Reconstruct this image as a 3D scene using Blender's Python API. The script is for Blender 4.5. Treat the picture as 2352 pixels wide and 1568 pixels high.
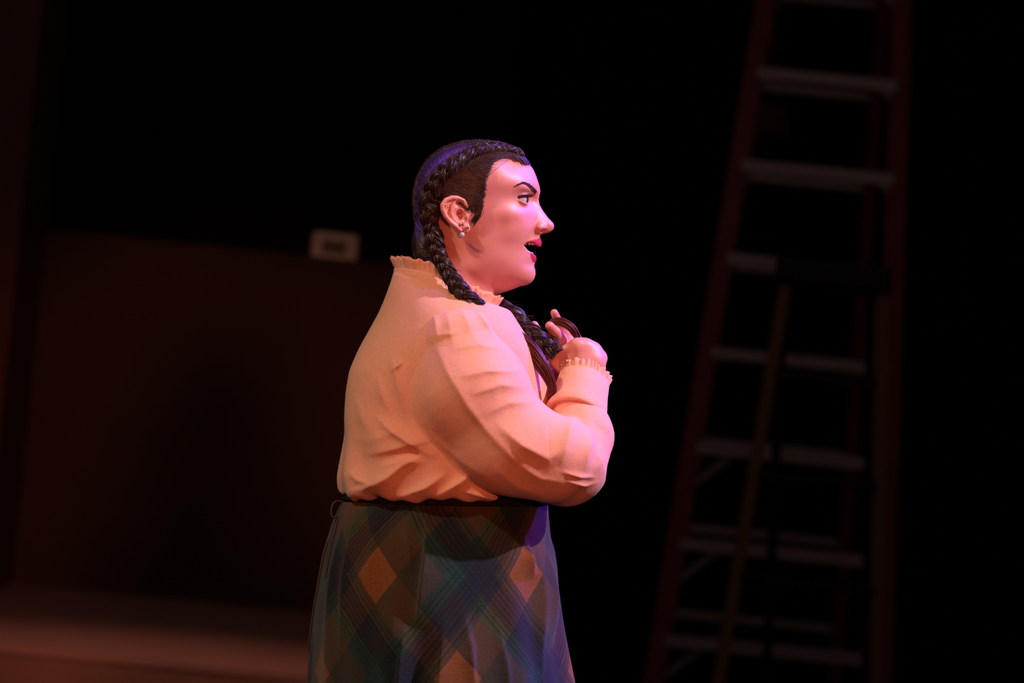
import bpy, bmesh, math, random
import numpy as np
from mathutils import Vector, Matrix
random.seed(7); RNG = np.random.default_rng(7)
for o in list(bpy.data.objects): bpy.data.objects.remove(o, do_unlink=True)
SC = bpy.context.scene
COL = SC.collection

# ------------------------------------------------------------------ camera
S = 0.0007                    # metres per photo pixel in the plane the woman stands in
DIST = 6.0                    # camera to woman
ROLL = math.radians(5.7)      # the photograph is tilted
CAMZ = 1.25
RIGHT = np.array([math.cos(ROLL), 0, math.sin(ROLL)])
UP = np.array([-math.sin(ROLL), 0, math.cos(ROLL)])
BACK = np.array([0, -1.0, 0])
CAM = np.array([0, -DIST, CAMZ])
cam = bpy.data.cameras.new('camera'); camo = bpy.data.objects.new('camera', cam); COL.objects.link(camo)
cam.sensor_width = 36; cam.lens = (DIST / S) * 36 / 2352
m = Matrix.Identity(4)
for i in range(3):
    m[i][0] = RIGHT[i]; m[i][1] = UP[i]; m[i][2] = BACK[i]; m[i][3] = CAM[i]
camo.matrix_world = m
cam.dof.use_dof = True; cam.dof.focus_distance = DIST - 0.08; cam.dof.aperture_fstop = 4.0
cam.clip_end = 100
SC.camera = camo

# ------------------------------------------------------------------ world, stage lights, added spill spots, exposure
SC.view_settings.view_transform = 'Standard'; SC.view_settings.look = 'None'
SC.view_settings.exposure = 0.0; SC.view_settings.gamma = 1.0
SC.view_settings.use_curve_mapping = False
w = bpy.data.worlds.new('dark_theatre'); SC.world = w; w.use_nodes = True
w.node_tree.nodes['Background'].inputs[0].default_value = (1.0, 0.62, 0.55, 1)
w.node_tree.nodes['Background'].inputs[1].default_value = 0.035

def spot(name, pos, target, color, power, size_deg, blend=0.3, radius=0.05):
    l = bpy.data.lights.new(name, 'SPOT'); l.color = color; l.energy = power
    l.spot_size = math.radians(size_deg); l.spot_blend = blend; l.shadow_soft_size = radius
    o = bpy.data.objects.new(name, l); COL.objects.link(o)
    o.location = pos
    o.rotation_euler = (Vector(target) - Vector(pos)).to_track_quat('-Z', 'Y').to_euler()
    return o
def fig(U, V, W):             # a point on the woman (photo pixels, W towards the camera) in metres
    return CAM + np.array([0, DIST, 0]) + RIGHT * (U - 1176) * S - UP * (V - 784) * S + BACK * W * S
def light_dir(target, d, dist):
    d = np.array(d, float); d /= np.linalg.norm(d)
    return np.array(target) + d * dist
T0 = fig(1080, 800, 60)
# d = (right, away from camera, up)
spot('spot_magenta', light_dir(T0, (0.72, -0.19, 0.68), 5.5), T0, (0.76, 0.55, 0.86), 2100, 17, 0.4, 0.06)
spot('spot_violet', light_dir(T0, (0.64, 0.40, 0.57), 5.0), T0, (0.17, 0.03, 1.0), 2000, 19, 0.4, 0.04)
spot('spot_amber', light_dir(T0, (-0.60, -0.42, 0.70), 5.5), T0, (1.0, 0.80, 0.66), 540, 15, 0.5, 0.08)
spot('spot_fill', light_dir(T0, (0.13, -0.97, 0.12), 5.3), T0, (1.0, 0.25, 0.14), 430, 12.5, 0.5, 0.20)
TH_ = fig(1040, 385, 40)
spot('spot_violet_back', light_dir(TH_, (-0.38, 0.42, 0.80), 5.0), TH_, (0.30, 0.08, 1.0), 650, 3.9, 0.6, 0.03)
spot('spot_deck', (-1.1, 1.2, 5.6), (-0.85, 4.15, 0.2), (1.0, 0.42, 0.30), 380, 24, 1.0, 0.10)
spot('spot_wall_spill', (-0.8, 1.0, 4.5), (-1.2, 6.7, 1.6), (1.0, 0.60, 0.45), 30, 40, 1.0, 0.20)  # added dim spot to lift the left wall, no such lamp seen
spot('spot_ladder_spill', (-1.5, 1.0, 4.5), (1.05, 5.7, 1.4), (1.0, 0.50, 0.45), 6, 26, 1.0, 0.10)  # added weak spot standing in for spill on the ladders

# ------------------------------------------------------------------ mesh helpers
def mat(name):
    mt = bpy.data.materials.new(name); mt.use_nodes = True
    nt = mt.node_tree; b = nt.nodes['Principled BSDF']
    return mt, nt, b
def simple(name, col, rough=0.6, metal=0.0, noise=0.0, nscale=30.0, bump=0.0, spec=0.5):
    mt, nt, b = mat(name)
    b.inputs['Roughness'].default_value = rough; b.inputs['Metallic'].default_value = metal
    b.inputs['Specular IOR Level'].default_value = spec
    b.inputs['Base Color'].default_value = (*col, 1)
    if noise or bump:
        tc = nt.nodes.new('ShaderNodeTexCoord'); n = nt.nodes.new('ShaderNodeTexNoise')
        n.inputs['Scale'].default_value = nscale; n.inputs['Detail'].default_value = 6
        nt.links.new(tc.outputs['Object'], n.inputs['Vector'])
        if noise:
            r = nt.nodes.new('ShaderNodeMix'); r.data_type = 'RGBA'
            r.inputs['A'].default_value = (*[c * (1 - noise) for c in col], 1)
            r.inputs['B'].default_value = (*[min(1, c * (1 + noise)) for c in col], 1)
            nt.links.new(n.outputs['Fac'], r.inputs['Factor']); nt.links.new(r.outputs['Result'], b.inputs['Base Color'])
        if bump:
            bp = nt.nodes.new('ShaderNodeBump'); bp.inputs['Strength'].default_value = bump; bp.inputs['Distance'].default_value = 0.002
            nt.links.new(n.outputs['Fac'], bp.inputs['Height']); nt.links.new(bp.outputs['Normal'], b.inputs['Normal'])
    return mt

def link(name, me, material, parent=None, smooth=True):
    o = bpy.data.objects.new(name, me); COL.objects.link(o)
    if material is not None:
        for mm in (material if isinstance(material, (list, tuple)) else [material]): me.materials.append(mm)
    if smooth: me.polygons.foreach_set('use_smooth', [True] * len(me.polygons))
    if parent is not None: o.parent = parent
    return o
def mesh_np(name, verts, faces):
    me = bpy.data.meshes.new(name)
    verts = np.asarray(verts, float); faces = np.asarray(faces)
    me.vertices.add(len(verts)); me.vertices.foreach_set('co', verts.ravel())
    k = faces.shape[1]; nf = len(faces)
    me.loops.add(nf * k); me.loops.foreach_set('vertex_index', faces.ravel().astype(np.int32))
    me.polygons.add(nf); me.polygons.foreach_set('loop_start', np.arange(nf, dtype=np.int32) * k)
    me.update(calc_edges=True); me.validate()
    return me
def tag(o, label=None, cat=None, group=None, kind=None):
    if label: o['label'] = label
    if cat: o['category'] = cat
    if group: o['group'] = group
    if kind: o['kind'] = kind
    return o
def empty(name, loc):
    o = bpy.data.objects.new(name, None); COL.objects.link(o); o.location = loc; o.empty_display_size = 0.1
    return o

# ---- the woman is shaped in photo-pixel units (U right, V down, W to camera) and placed rigidly
ROOT_UVW = (900.0, 2560.0, 0.0)
ROOT = fig(*ROOT_UVW)
def to_world(p):
    p = np.asarray(p, float)
    return (CAM + np.array([0, DIST, 0]))[None, :] + (p[:, 0:1] - 1176) * S * RIGHT - (p[:, 1:2] - 784) * S * UP + p[:, 2:3] * S * BACK
def fig_obj(name, verts, faces, material, parent, smooth=True, flip=True):
    v = to_world(verts) - ROOT
    f = np.asarray(faces)
    if flip: f = f[:, ::-1]
    return link(name, mesh_np(name, v, f), material, parent, smooth)

# ---- signed-distance sculpting
def sn_mesh(f, lo, hi, h, slop=1.6, B=8, project=True):
    lo = np.array(lo, float); hi = np.array(hi, float)
    nb = np.ceil((hi - lo) / (h * B)).astype(int); n = nb * B + 1
    cx = [lo[i] + (np.arange(nb[i]) + 0.5) * B * h for i in range(3)]
    X, Y, Z = np.meshgrid(*cx, indexing='ij')
    c = f(X.ravel(), Y.ravel(), Z.ravel()).reshape(nb)
    act = np.abs(c) < B * h * 0.87 * slop + h
    need = np.zeros(n, bool)
    # mark points of active blocks
    big = np.repeat(np.repeat(np.repeat(act, B, 0), B, 1), B, 2)
    need[:-1, :-1, :-1] |= big
    for ax in range(3):
        sl = [slice(None)] * 3; sr = [slice(None)] * 3
        sl[ax] = slice(1, None); sr[ax] = slice(0, -1)
        need[tuple(sl)] |= need[tuple(sr)].copy()
    vals = np.empty(n); bigc = np.repeat(np.repeat(np.repeat(c, B, 0), B, 1), B, 2)
    vals[:-1, :-1, :-1] = bigc; vals[-1] = vals[-2]; vals[:, -1] = vals[:, -2]; vals[:, :, -1] = vals[:, :, -2]
    idx = np.nonzero(need)
    px = lo[0] + idx[0] * h; py = lo[1] + idx[1] * h; pz = lo[2] + idx[2] * h
    out = np.empty(len(px)); CH = 400000
    for s in range(0, len(px), CH): out[s:s + CH] = f(px[s:s + CH], py[s:s + CH], pz[s:s + CH])
    vals[idx] = out
    ins = vals < 0
    cs = np.zeros(np.array(n) - 1, np.int8)
    for i in (0, 1):
        for j in (0, 1):
            for k in (0, 1):
                cs += ins[i:n[0] - 1 + i, j:n[1] - 1 + j, k:n[2] - 1 + k]
    cell = (cs > 0) & (cs < 8)
    ci = np.nonzero(cell); nv = len(ci[0])
    vid = -np.ones(cell.shape, np.int64); vid[ci] = np.arange(nv)
    acc = np.zeros((nv, 3)); cnt = np.zeros(nv)
    for ax in range(3):
        o1, o2 = [a for a in range(3) if a != ax]
        for a in (0, 1):
            for b in (0, 1):
                off = [0, 0, 0]; off[o1] = a; off[o2] = b
                p0 = [ci[d] + off[d] for d in range(3)]
                p1 = [p0[d] + (1 if d == ax else 0) for d in range(3)]
                v0 = vals[tuple(p0)]; v1 = vals[tuple(p1)]
                mk = (v0 < 0) != (v1 < 0)
                t = np.where(mk, v0 / np.where(mk, v0 - v1, 1), 0)
                pt = np.stack([np.full(nv, float(off[d])) for d in range(3)], 1)
                pt[:, ax] += t
                acc += pt * mk[:, None]; cnt += mk
    V = (np.stack(ci, 1) + acc / cnt[:, None]) * h + lo
    quads = []
    for ax in range(3):
        o1, o2 = [(1, 2), (2, 0), (0, 1)][ax]
        sl0 = [slice(1, -1)] * 3; sl0[ax] = slice(0, -1)
        sl1 = [slice(1, -1)] * 3; sl1[ax] = slice(1, None)
        a0 = ins[tuple(sl0)]; a1 = ins[tuple(sl1)]
        e = np.nonzero(a0 != a1)
        g = [e[d] + (0 if d == ax else 1) for d in range(3)]
        def cid(da, db):
            q = [g[0].copy(), g[1].copy(), g[2].copy()]; q[o1] -= da; q[o2] -= db
            return vid[tuple(q)]
        q = np.stack([cid(1, 1), cid(0, 1), cid(0, 0), cid(1, 0)], 1)
        fl = a1[e]
        q[fl] = q[fl][:, ::-1]
        quads.append(q)
    Q = np.concatenate(quads); Q = Q[(Q >= 0).all(1)]
    if project:
        e = h * 0.35
        for _ in range(2):
            x, y, z = V.T
            f0 = f(x, y, z)
            gx = (f(x + e, y, z) - f(x - e, y, z)) / (2 * e); gy = (f(x, y + e, z) - f(x, y - e, z)) / (2 * e); gz = (f(x, y, z + e) - f(x, y, z - e)) / (2 * e)
            G = np.stack([gx, gy, gz], 1); g2 = (G ** 2).sum(1) + 1e-6
            st = np.clip(f0 / g2, -1e3, 1e3)[:, None] * G
            ln = np.linalg.norm(st, axis=1, keepdims=True)
            V = V - st * np.minimum(1, 0.5 * h / np.maximum(ln, 1e-9))
    return V, Q
def smin(a, b, k):
    h = np.clip(0.5 + 0.5 * (b - a) / k, 0, 1)
    return b * (1 - h) + a * h - k * h * (1 - h)
def smax(a, b, k): return -smin(-a, -b, k)
def ell(x, y, z, c, r):
    qx = (x - c[0]) / r[0]; qy = (y - c[1]) / r[1]; qz = (z - c[2]) / r[2]
    k0 = np.sqrt(qx * qx + qy * qy + qz * qz) + 1e-9
    k1 = np.sqrt((qx / r[0]) ** 2 + (qy / r[1]) ** 2 + (qz / r[2]) ** 2) + 1e-9
    return k0 * (k0 - 1) / k1
def cone(x, y, z, a, b, ra, rb):
    a = np.array(a, float); b = np.array(b, float); d = b - a; L2 = (d * d).sum()
    t = np.clip(((x - a[0]) * d[0] + (y - a[1]) * d[1] + (z - a[2]) * d[2]) / L2, 0, 1)
    return np.sqrt((x - a[0] - t * d[0]) ** 2 + (y - a[1] - t * d[1]) ** 2 + (z - a[2] - t * d[2]) ** 2) - (ra + (rb - ra) * t)
def chain(x, y, z, pts, rad, k=4.0):
    r = None
    for i in range(len(pts) - 1):
        c = cone(x, y, z, pts[i], pts[i + 1], rad[i], rad[i + 1])
        r = c if r is None else smin(r, c, k)
    return r
def seg2(x, y, P):            # distance to a polyline in the U,V plane
    d = None
    for (ax, ay), (bx, by) in zip(P[:-1], P[1:]):
        dx, dy = bx - ax, by - ay
        t = np.clip(((x - ax) * dx + (y - ay) * dy) / (dx * dx + dy * dy), 0, 1)
        q = (x - ax - t * dx) ** 2 + (y - ay - t * dy) ** 2
        d = q if d is None else np.minimum(d, q)
    return np.sqrt(d)
def poly_sd(x, y, P):         # signed distance to a polygon in the U,V plane, negative inside
    P = np.asarray(P, float); d = np.full(x.shape, 1e18); inside = np.zeros(x.shape, bool)
    for i in range(len(P)):
        ax, ay = P[i]; bx, by = P[(i + 1) % len(P)]
        dx, dy = bx - ax, by - ay
        t = np.clip(((x - ax) * dx + (y - ay) * dy) / (dx * dx + dy * dy + 1e-12), 0, 1)
        d = np.minimum(d, (x - ax - t * dx) ** 2 + (y - ay - t * dy) ** 2)
        c = ((ay > y) != (by > y)) & (x < (bx - ax) * (y - ay) / (by - ay + 1e-12) + ax)
        inside ^= c
    return np.where(inside, -1, 1) * np.sqrt(d)
def smoothpath(P, n):         # Catmull-Rom through points, n samples by arc length
    P = np.asarray(P, float)
    Q = np.vstack([2 * P[0] - P[1], P, 2 * P[-1] - P[-2]]); out = []
    for i in range(1, len(Q) - 2):
        t = np.linspace(0, 1, 24, endpoint=False)[:, None]
        a, b, c, d = Q[i - 1], Q[i], Q[i + 1], Q[i + 2]
        out.append(0.5 * (2 * b + (c - a) * t + (2 * a - 5 * b + 4 * c - d) * t ** 2 + (3 * b - a - 3 * c + d) * t ** 3))
    out = np.vstack(out + [P[-1:]])
    s = np.r_[0, np.cumsum(np.linalg.norm(np.diff(out, axis=0), axis=1))]
    u = np.linspace(0, s[-1], n)
    return np.stack([np.interp(u, s, out[:, k]) for k in range(out.shape[1])], 1)
def frames(P):
    T = np.gradient(P, axis=0); T /= np.linalg.norm(T, axis=1, keepdims=True) + 1e-12
    N = np.zeros_like(P); up = np.array([0, 0, 1.0])
    n = up - T[0] * up.dot(T[0])
    if np.linalg.norm(n) < 0.2: up = np.array([0, 1.0, 0]); n = up - T[0] * up.dot(T[0])
    n /= np.linalg.norm(n)
    for i in range(len(P)):
        n = n - T[i] * n.dot(T[i]); n /= np.linalg.norm(n) + 1e-12; N[i] = n
    return T, N, np.cross(T, N)
def tube(P, rad, sides=6, cap=True, flat=1.0):
    P = np.asarray(P, float); n = len(P); T, N, Bn = frames(P)
    rad = np.broadcast_to(np.asarray(rad, float), (n,))
    a = np.linspace(0, 2 * math.pi, sides, endpoint=False)
    V = (P[:, None, :] + rad[:, None, None] * (np.cos(a)[None, :, None] * N[:, None, :] * flat + np.sin(a)[None, :, None] * Bn[:, None, :])).reshape(-1, 3)
    i, j = np.meshgrid(np.arange(n - 1), np.arange(sides), indexing='ij')
    q = np.stack([i * sides + j, i * sides + (j + 1) % sides, (i + 1) * sides + (j + 1) % sides, (i + 1) * sides + j], -1).reshape(-1, 4)
    return V, q
class Acc:
    def __init__(s): s.v = []; s.f = []; s.n = 0
    def add(s, V, F): s.v.append(np.asarray(V, float)); s.f.append(np.asarray(F) + s.n); s.n += len(V)
    def get(s): return np.vstack(s.v), np.vstack(s.f)
# ================================================================== the stage
FPX = DIST / S
def at(px, py, d):            # a photo pixel at a given depth from the camera, in metres
    return CAM + d * ((px - 1176) / FPX * RIGHT - (py - 784) / FPX * UP + np.array([0, 1.0, 0]))
def box_mesh(name, lo, hi, bev=0.0):
    bm = bmesh.new(); bmesh.ops.create_cube(bm, size=1)
    lo = Vector(lo); hi = Vector(hi)
    for v in bm.verts: v.co = Vector([(lo[i] + hi[i]) / 2 + v.co[i] * (hi[i] - lo[i]) for i in range(3)])
    if bev: bmesh.ops.bevel(bm, geom=bm.edges[:], offset=bev, segments=3, affect='EDGES', profile=0.5)
    me = bpy.data.meshes.new(name); bm.to_mesh(me); bm.free(); return me
def box(name, lo, hi, material, parent=None, bev=0.0, origin=None):
    me = box_mesh(name, lo, hi, bev)
    if origin is not None: me.transform(Matrix.Translation(-Vector(origin)))
    o = link(name, me, material, parent, smooth=False)
    return o
def beam(name, a, b, wdt, dep, material, parent, origin, side=(1, 0, 0), channel=0.0):
    """a straight rail from a to b, wdt across `side`, dep along the other axis; channel>0 cuts an open C profile"""
    a = np.array(a, float); b = np.array(b, float); t = b - a; L = np.linalg.norm(t); t /= L
    s = np.array(side, float); s -= t * s.dot(t); s /= np.linalg.norm(s); q = np.cross(t, s)
    W2_, D2 = wdt / 2, dep / 2
    if channel:
        c = channel; prof = [(-W2_, -D2), (W2_, -D2), (W2_, -D2 + c), (-W2_ + c, -D2 + c), (-W2_ + c, D2 - c), (W2_, D2 - c), (W2_, D2), (-W2_, D2)]
    else:
        e = min(wdt, dep) * 0.15
        prof = [(-W2_ + e, -D2), (W2_ - e, -D2), (W2_, -D2 + e), (W2_, D2 - e), (W2_ - e, D2), (-W2_ + e, D2), (-W2_, D2 - e), (-W2_, -D2 + e)]
    n = len(prof); bm = bmesh.new(); r = []
    for p in (a, b):
        r.append([bm.verts.new(Vector(p + s * x + q * y - np.array(origin))) for x, y in prof])
    for i in range(n): bm.faces.new([r[0][i], r[0][(i + 1) % n], r[1][(i + 1) % n], r[1][i]])
    bm.faces.new(r[0][::-1]); bm.faces.new(r[1]); bmesh.ops.recalc_face_normals(bm, faces=bm.faces[:])
    me = bpy.data.meshes.new(name); bm.to_mesh(me); bm.free()
    return link(name, me, material, parent, smooth=False)

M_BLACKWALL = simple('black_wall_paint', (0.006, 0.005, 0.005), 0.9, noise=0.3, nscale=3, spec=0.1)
M_BROWN = simple('brown_wall_panel', (0.075, 0.040, 0.028), 0.8, noise=0.5, nscale=1.6, bump=0.1, spec=0.2)
M_PILLAR = simple('dark_brown_pillar', (0.11, 0.045, 0.03), 0.8, noise=0.3, nscale=2, spec=0.2)
M_PLAT = simple('worn_tan_deck', (0.40, 0.22, 0.18), 0.65, noise=0.15, nscale=6, bump=0.1)
M_FASCIA = simple('brown_fascia', (0.27, 0.14, 0.095), 0.7, noise=0.2, nscale=4)
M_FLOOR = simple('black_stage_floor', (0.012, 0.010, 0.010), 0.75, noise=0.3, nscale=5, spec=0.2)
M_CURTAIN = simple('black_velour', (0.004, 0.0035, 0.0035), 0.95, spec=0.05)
ZP = 0.243; YW = 6.7; YF = 4.45
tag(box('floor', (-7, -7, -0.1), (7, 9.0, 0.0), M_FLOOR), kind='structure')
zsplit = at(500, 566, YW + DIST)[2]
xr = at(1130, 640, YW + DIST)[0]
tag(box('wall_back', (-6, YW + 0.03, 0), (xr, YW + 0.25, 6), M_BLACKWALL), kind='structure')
tag(box('trim_1', (-6, YW - 0.01, ZP), (xr, YW + 0.03, zsplit), M_BROWN), kind='structure')
tag(box('trim_2', (-6, YF, 0), (xr, YW - 0.01, ZP), M_FASCIA), kind='structure')
bpy.data.objects['trim_2'].name = 'floor_riser'
deck = box('floor_deck', (-6, YF - 0.004, ZP), (xr, YW - 0.01, ZP + 0.02), M_PLAT); tag(deck, kind='structure')
# pillar at the left edge of the picture
pe = at(72, 450, YW - 0.5 + DIST)
tag(box('wall_left', (-6, YW - 0.7, ZP + 0.02), (pe[0], YW - 0.012, 6), M_PILLAR), kind='structure')
# ---- thermostat
M_TSTAT = simple('thermostat_plastic', (0.74, 0.68, 0.55), 0.5)
M_LCD = simple('thermostat_screen', (0.05, 0.065, 0.035), 0.2)
tc0 = at(768, 568, YW + DIST)
ts = empty('thermostat', (tc0[0], YW + 0.03, tc0[2]))
tag(ts, 'small pale thermostat with grey screen mounted on the dark wall', 'thermostat')
box('housing', (-0.079, -0.03, -0.049), (0.079, 0.0, 0.049), M_TSTAT, ts, bev=0.014)
box('screen', (-0.042, -0.0335, -0.022), (0.042, -0.029, 0.024), M_LCD, ts, bev=0.002)
for k in range(3): box('button', (-0.036 + k * 0.028, -0.0335, -0.038), (-0.018 + k * 0.028, -0.029, -0.030), M_TSTAT, ts, bev=0.002)

# ---- black curtain on the right, hanging in folds
def curtain(x0, x1, y, z1):
    n = 520; xs = np.linspace(x0, x1, n); rr_ = np.random.default_rng(5)
    off = 0.06 * np.sin(xs * 19 + 0.6 * np.sin(xs * 3.1)) + 0.03 * np.sin(xs * 41 + 1)
    zs = np.linspace(0.0, z1, 10)
    V = np.stack([np.repeat(xs[None], 10, 0), y + off[None] * np.linspace(1.15, 0.8, 10)[:, None], np.repeat(zs[:, None], n, 1)], -1).reshape(-1, 3)
    Vb = V + np.array([0, 0.012, 0])
    i, j = np.meshgrid(np.arange(9), np.arange(n - 1), indexing='ij')
    q = np.stack([i * n + j, i * n + j + 1, (i + 1) * n + j + 1, (i + 1) * n + j], -1).reshape(-1, 4)
    o = link('stage_curtain', mesh_np('stage_curtain', np.vstack([V, Vb]), np.vstack([q, q[:, ::-1] + len(V)])), M_CURTAIN)
    return o
tag(box('wall_rear', (-7, 8.3, 0), (7, 8.5, 6), M_BLACKWALL), kind='structure')
tag(box('wall_right', (6.8, -7, 0), (7, 8.3, 6), M_BLACKWALL), kind='structure')
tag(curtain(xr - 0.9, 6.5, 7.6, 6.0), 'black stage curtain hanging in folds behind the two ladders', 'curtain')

# ---- tall red stepladder
M_RED = simple('red_fibreglass', (0.23, 0.022, 0.020), 0.45, noise=0.2, nscale=8)
M_ALU = simple('brushed_aluminium', (0.50, 0.44, 0.44), 0.38, metal=0.6, noise=0.1, nscale=20)
M_YEL = simple('yellow_fibreglass', (0.20, 0.095, 0.012), 0.5, noise=0.15, nscale=8)
M_BLKPL = simple('black_plastic', (0.010, 0.009, 0.009), 0.5)
M_RUBBER = simple('rubber_foot', (0.012, 0.012, 0.012), 0.8)
def line_at(pa, pb, da, db):                      # a rail through two photo points, extended to the floor
    A = at(*pa, da); B = at(*pb, db)
    return A, B
def on_line(A, B, z): return A + (B - A) * ((z - A[2]) / (B[2] - A[2]))
LA, LB = line_at((1758, 0), (1500, 1568), 12.15, 11.72)
RA, RB = line_at((2070, 0), (2024, 1568), 12.15, 11.72)
ZT = 3.05
lt, lb = on_line(LA, LB, ZT), on_line(LA, LB, 0.02); rt_, rb = on_line(RA, RB, ZT), on_line(RA, RB, 0.02)
lad = empty('stepladder', ((lb + rb) / 2 * np.array([1, 1, 0])))
LO = np.array(lad.location)
tag(lad, 'tall red stepladder with pale metal steps in front of the black curtain', 'ladder')
for p, q_, sd in ((lb, lt, 1), (rb, rt_, -1)):
    r_ = beam('rail', p, q_, 0.062, 0.075, M_RED, lad, LO, side=(sd, 0, 0), channel=0.012)
    box('foot', p + (-0.045, -0.06, -0.02) - LO, p + (0.045, 0.06, 0.05) - LO, M_RUBBER, r_, bev=0.006)
SPC = 0.3048
z0 = at(1715, 381, 12.05)[2]
nd = int((z0 - 0.15) / SPC)
zs_ = [z0 + k * SPC for k in range(-nd, 6) if z0 + k * SPC < ZT - 0.1]
for z in zs_:
    a = on_line(LA, LB, z); b = on_line(RA, RB, z)
    stp = beam('step', a + (0.01, -0.005, 0), b + (-0.01, -0.005, 0), 0.036, 0.085, M_ALU, lad, LO, side=(0, 0, 1), channel=0.004)
    L_ = 0.135 if z < 1.0 else 0.05
    for (e, sg, A_, B_) in ((a, 1, LA, LB), (b, -1, RA, RB)):
        l2 = L_ if sg > 0 else 0.05
        p = e + np.array([sg * l2, -0.025, -0.012]); q_ = on_line(A_, B_, z - l2 * 0.95) + np.array([sg * 0.01, -0.025, 0])
        beam('brace', p, q_, 0.022, 0.006, M_ALU, lad, LO, side=(0, 0, 1))
# rear frame and cap
tl, tr = on_line(LA, LB, ZT), on_line(RA, RB, ZT)
rl0 = np.array([lb[0] + 0.06, lb[1] + 1.35, 0.02]); rr0 = np.array([rb[0] - 0.03, rb[1] + 1.35, 0.02])
for p, q_ in ((rl0, tl + (0.03, 0.08, 0)), (rr0, tr + (-0.03, 0.08, 0))):
    r_ = beam('rear_rail', p, q_, 0.045, 0.05, M_RED, lad, LO, channel=0.01)
    box('foot', p + (-0.035, -0.05, -0.02) - LO, p + (0.035, 0.05, 0.05) - LO, M_RUBBER, r_, bev=0.006)
for k in range(8):
    z = 0.35 + k * SPC; f_ = z / ZT
    a = rl0 + (tl + (0.03, 0.08, 0) - rl0) * f_; b = rr0 + (tr + (-0.03, 0.08, 0) - rr0) * f_
    beam('rear_bar', a, b, 0.028, 0.022, M_ALU, lad, LO, side=(0, 0, 1))
box('cap', np.minimum(tl, tr) + (-0.05, -0.09, -0.02) - LO, np.maximum(tl, tr) + (0.05, 0.17, 0.06) - LO, M_RED, lad, bev=0.01)
for z in (1.25,):
    for A_, B_, r0, r1 in ((LA, LB, rl0, tl), (RA, RB, rr0, tr)):
        a = on_line(A_, B_, z); b = r0 + (r1 - r0) * (z / ZT)
        beam('spreader', a, b, 0.012, 0.025, M_ALU, lad, LO, side=(0, 0, 1))
# ---- shorter yellow stepladder standing in front of it
YA, YB = line_at((1803, 660), (1650, 1568), 10.85, 10.45)
ZA, ZB = line_at((2024, 682), (2011, 1568), 10.85, 10.45)
zt2 = at(1910, 640, 10.85)[2]
yl = empty('stepladder', (on_line(YA, YB, 0) + on_line(ZA, ZB, 0)) / 2 * np.array([1, 1, 0])); YO = np.array(yl.location)
tag(yl, 'short yellow stepladder with black cap standing before the tall red ladder', 'ladder')
for A_, B_, sd in ((YA, YB, 1), (ZA, ZB, -1)):
    p = on_line(A_, B_, 0.02)
    r_ = beam('rail', p, on_line(A_, B_, zt2), 0.034, 0.06, M_YEL, yl, YO, side=(sd, 0, 0), channel=0.008)
    box('foot', p + (-0.03, -0.05, -0.02) - YO, p + (0.03, 0.05, 0.05) - YO, M_RUBBER, r_, bev=0.005)
a, b = on_line(YA, YB, zt2), on_line(ZA, ZB, zt2)
box('cap', np.minimum(a, b) + (-0.025, -0.06, -0.03) - YO, np.maximum(a, b) + (0.025, 0.16, 0.05) - YO, M_BLKPL, yl, bev=0.012)
for k in range(1, 4):
    z = zt2 - k * 0.29; p, q_ = on_line(YA, YB, z), on_line(ZA, ZB, z)
    beam('step', p + (0.01, 0, 0), q_ + (-0.01, 0, 0), 0.028, 0.075, M_BLKPL, yl, YO, side=(0, 0, 1), channel=0.004)
for (px0, px1, sd) in ((1800, 1762, 1), (2000, 1990, -1)):
    p = at(px1, 1500, 11.2); t_ = at(px0, 680, 10.98); p = on_line(t_, p, 0.02)
    r_ = beam('rear_leg', p, on_line(t_, p, zt2 - 0.02), 0.028, 0.04, M_BLKPL, yl, YO)
# ---- small dark red box on a stand-off behind the ladder
rb_ = at(1771, 280, 13.3)
fb = empty('alarm_box', (rb_[0], 7.36, rb_[2])); tag(fb, 'small dark red square box hanging behind the tall ladder', 'box')
M_REDBOX = simple('dark_red_enamel', (0.10, 0.012, 0.012), 0.5)
box('housing', (-0.06, -0.11, -0.06), (0.06, -0.03, 0.06), M_REDBOX, fb, bev=0.008)
box('front_plate', (-0.045, -0.118, -0.045), (0.045, -0.108, 0.03), M_REDBOX, fb, bev=0.003)
box('bracket', (-0.012, -0.04, -0.03), (0.012, 0.045, 0.5), M_BLKPL, fb)
# ------------------------------------------------------------------ skin
def vcol_mat(name, rough=0.45, sss=0.12, bumps=0.08, scale=900, spec=0.5):
    mt, nt, b = mat(name)
    a = nt.nodes.new('ShaderNodeVertexColor'); a.layer_name = 'tint'
    nt.links.new(a.outputs['Color'], b.inputs['Base Color'])
    b.inputs['Roughness'].default_value = rough; b.inputs['Specular IOR Level'].default_value = spec
    b.inputs['Subsurface Weight'].default_value = sss
    b.inputs['Subsurface Radius'].default_value = (1.0, 0.35, 0.2); b.inputs['Subsurface Scale'].default_value = 0.004
    tc = nt.nodes.new('ShaderNodeTexCoord'); n = nt.nodes.new('ShaderNodeTexNoise'); n.inputs['Scale'].default_value = scale; n.inputs['Detail'].default_value = 3
    bp = nt.nodes.new('ShaderNodeBump'); bp.inputs['Strength'].default_value = bumps; bp.inputs['Distance'].default_value = 0.001
    nt.links.new(tc.outputs['Object'], n.inputs['Vector']); nt.links.new(n.outputs['Fac'], bp.inputs['Height']); nt.links.new(bp.outputs['Normal'], b.inputs['Normal'])
    return mt
def set_cols(me, cols):
    at = me.color_attributes.new('tint', 'FLOAT_COLOR', 'POINT')
    buf = np.ones((len(cols), 4)); buf[:, :3] = cols
    at.data.foreach_set('color', buf.ravel())
M_SKIN = vcol_mat('skin')
person = empty('person', ROOT)
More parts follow.
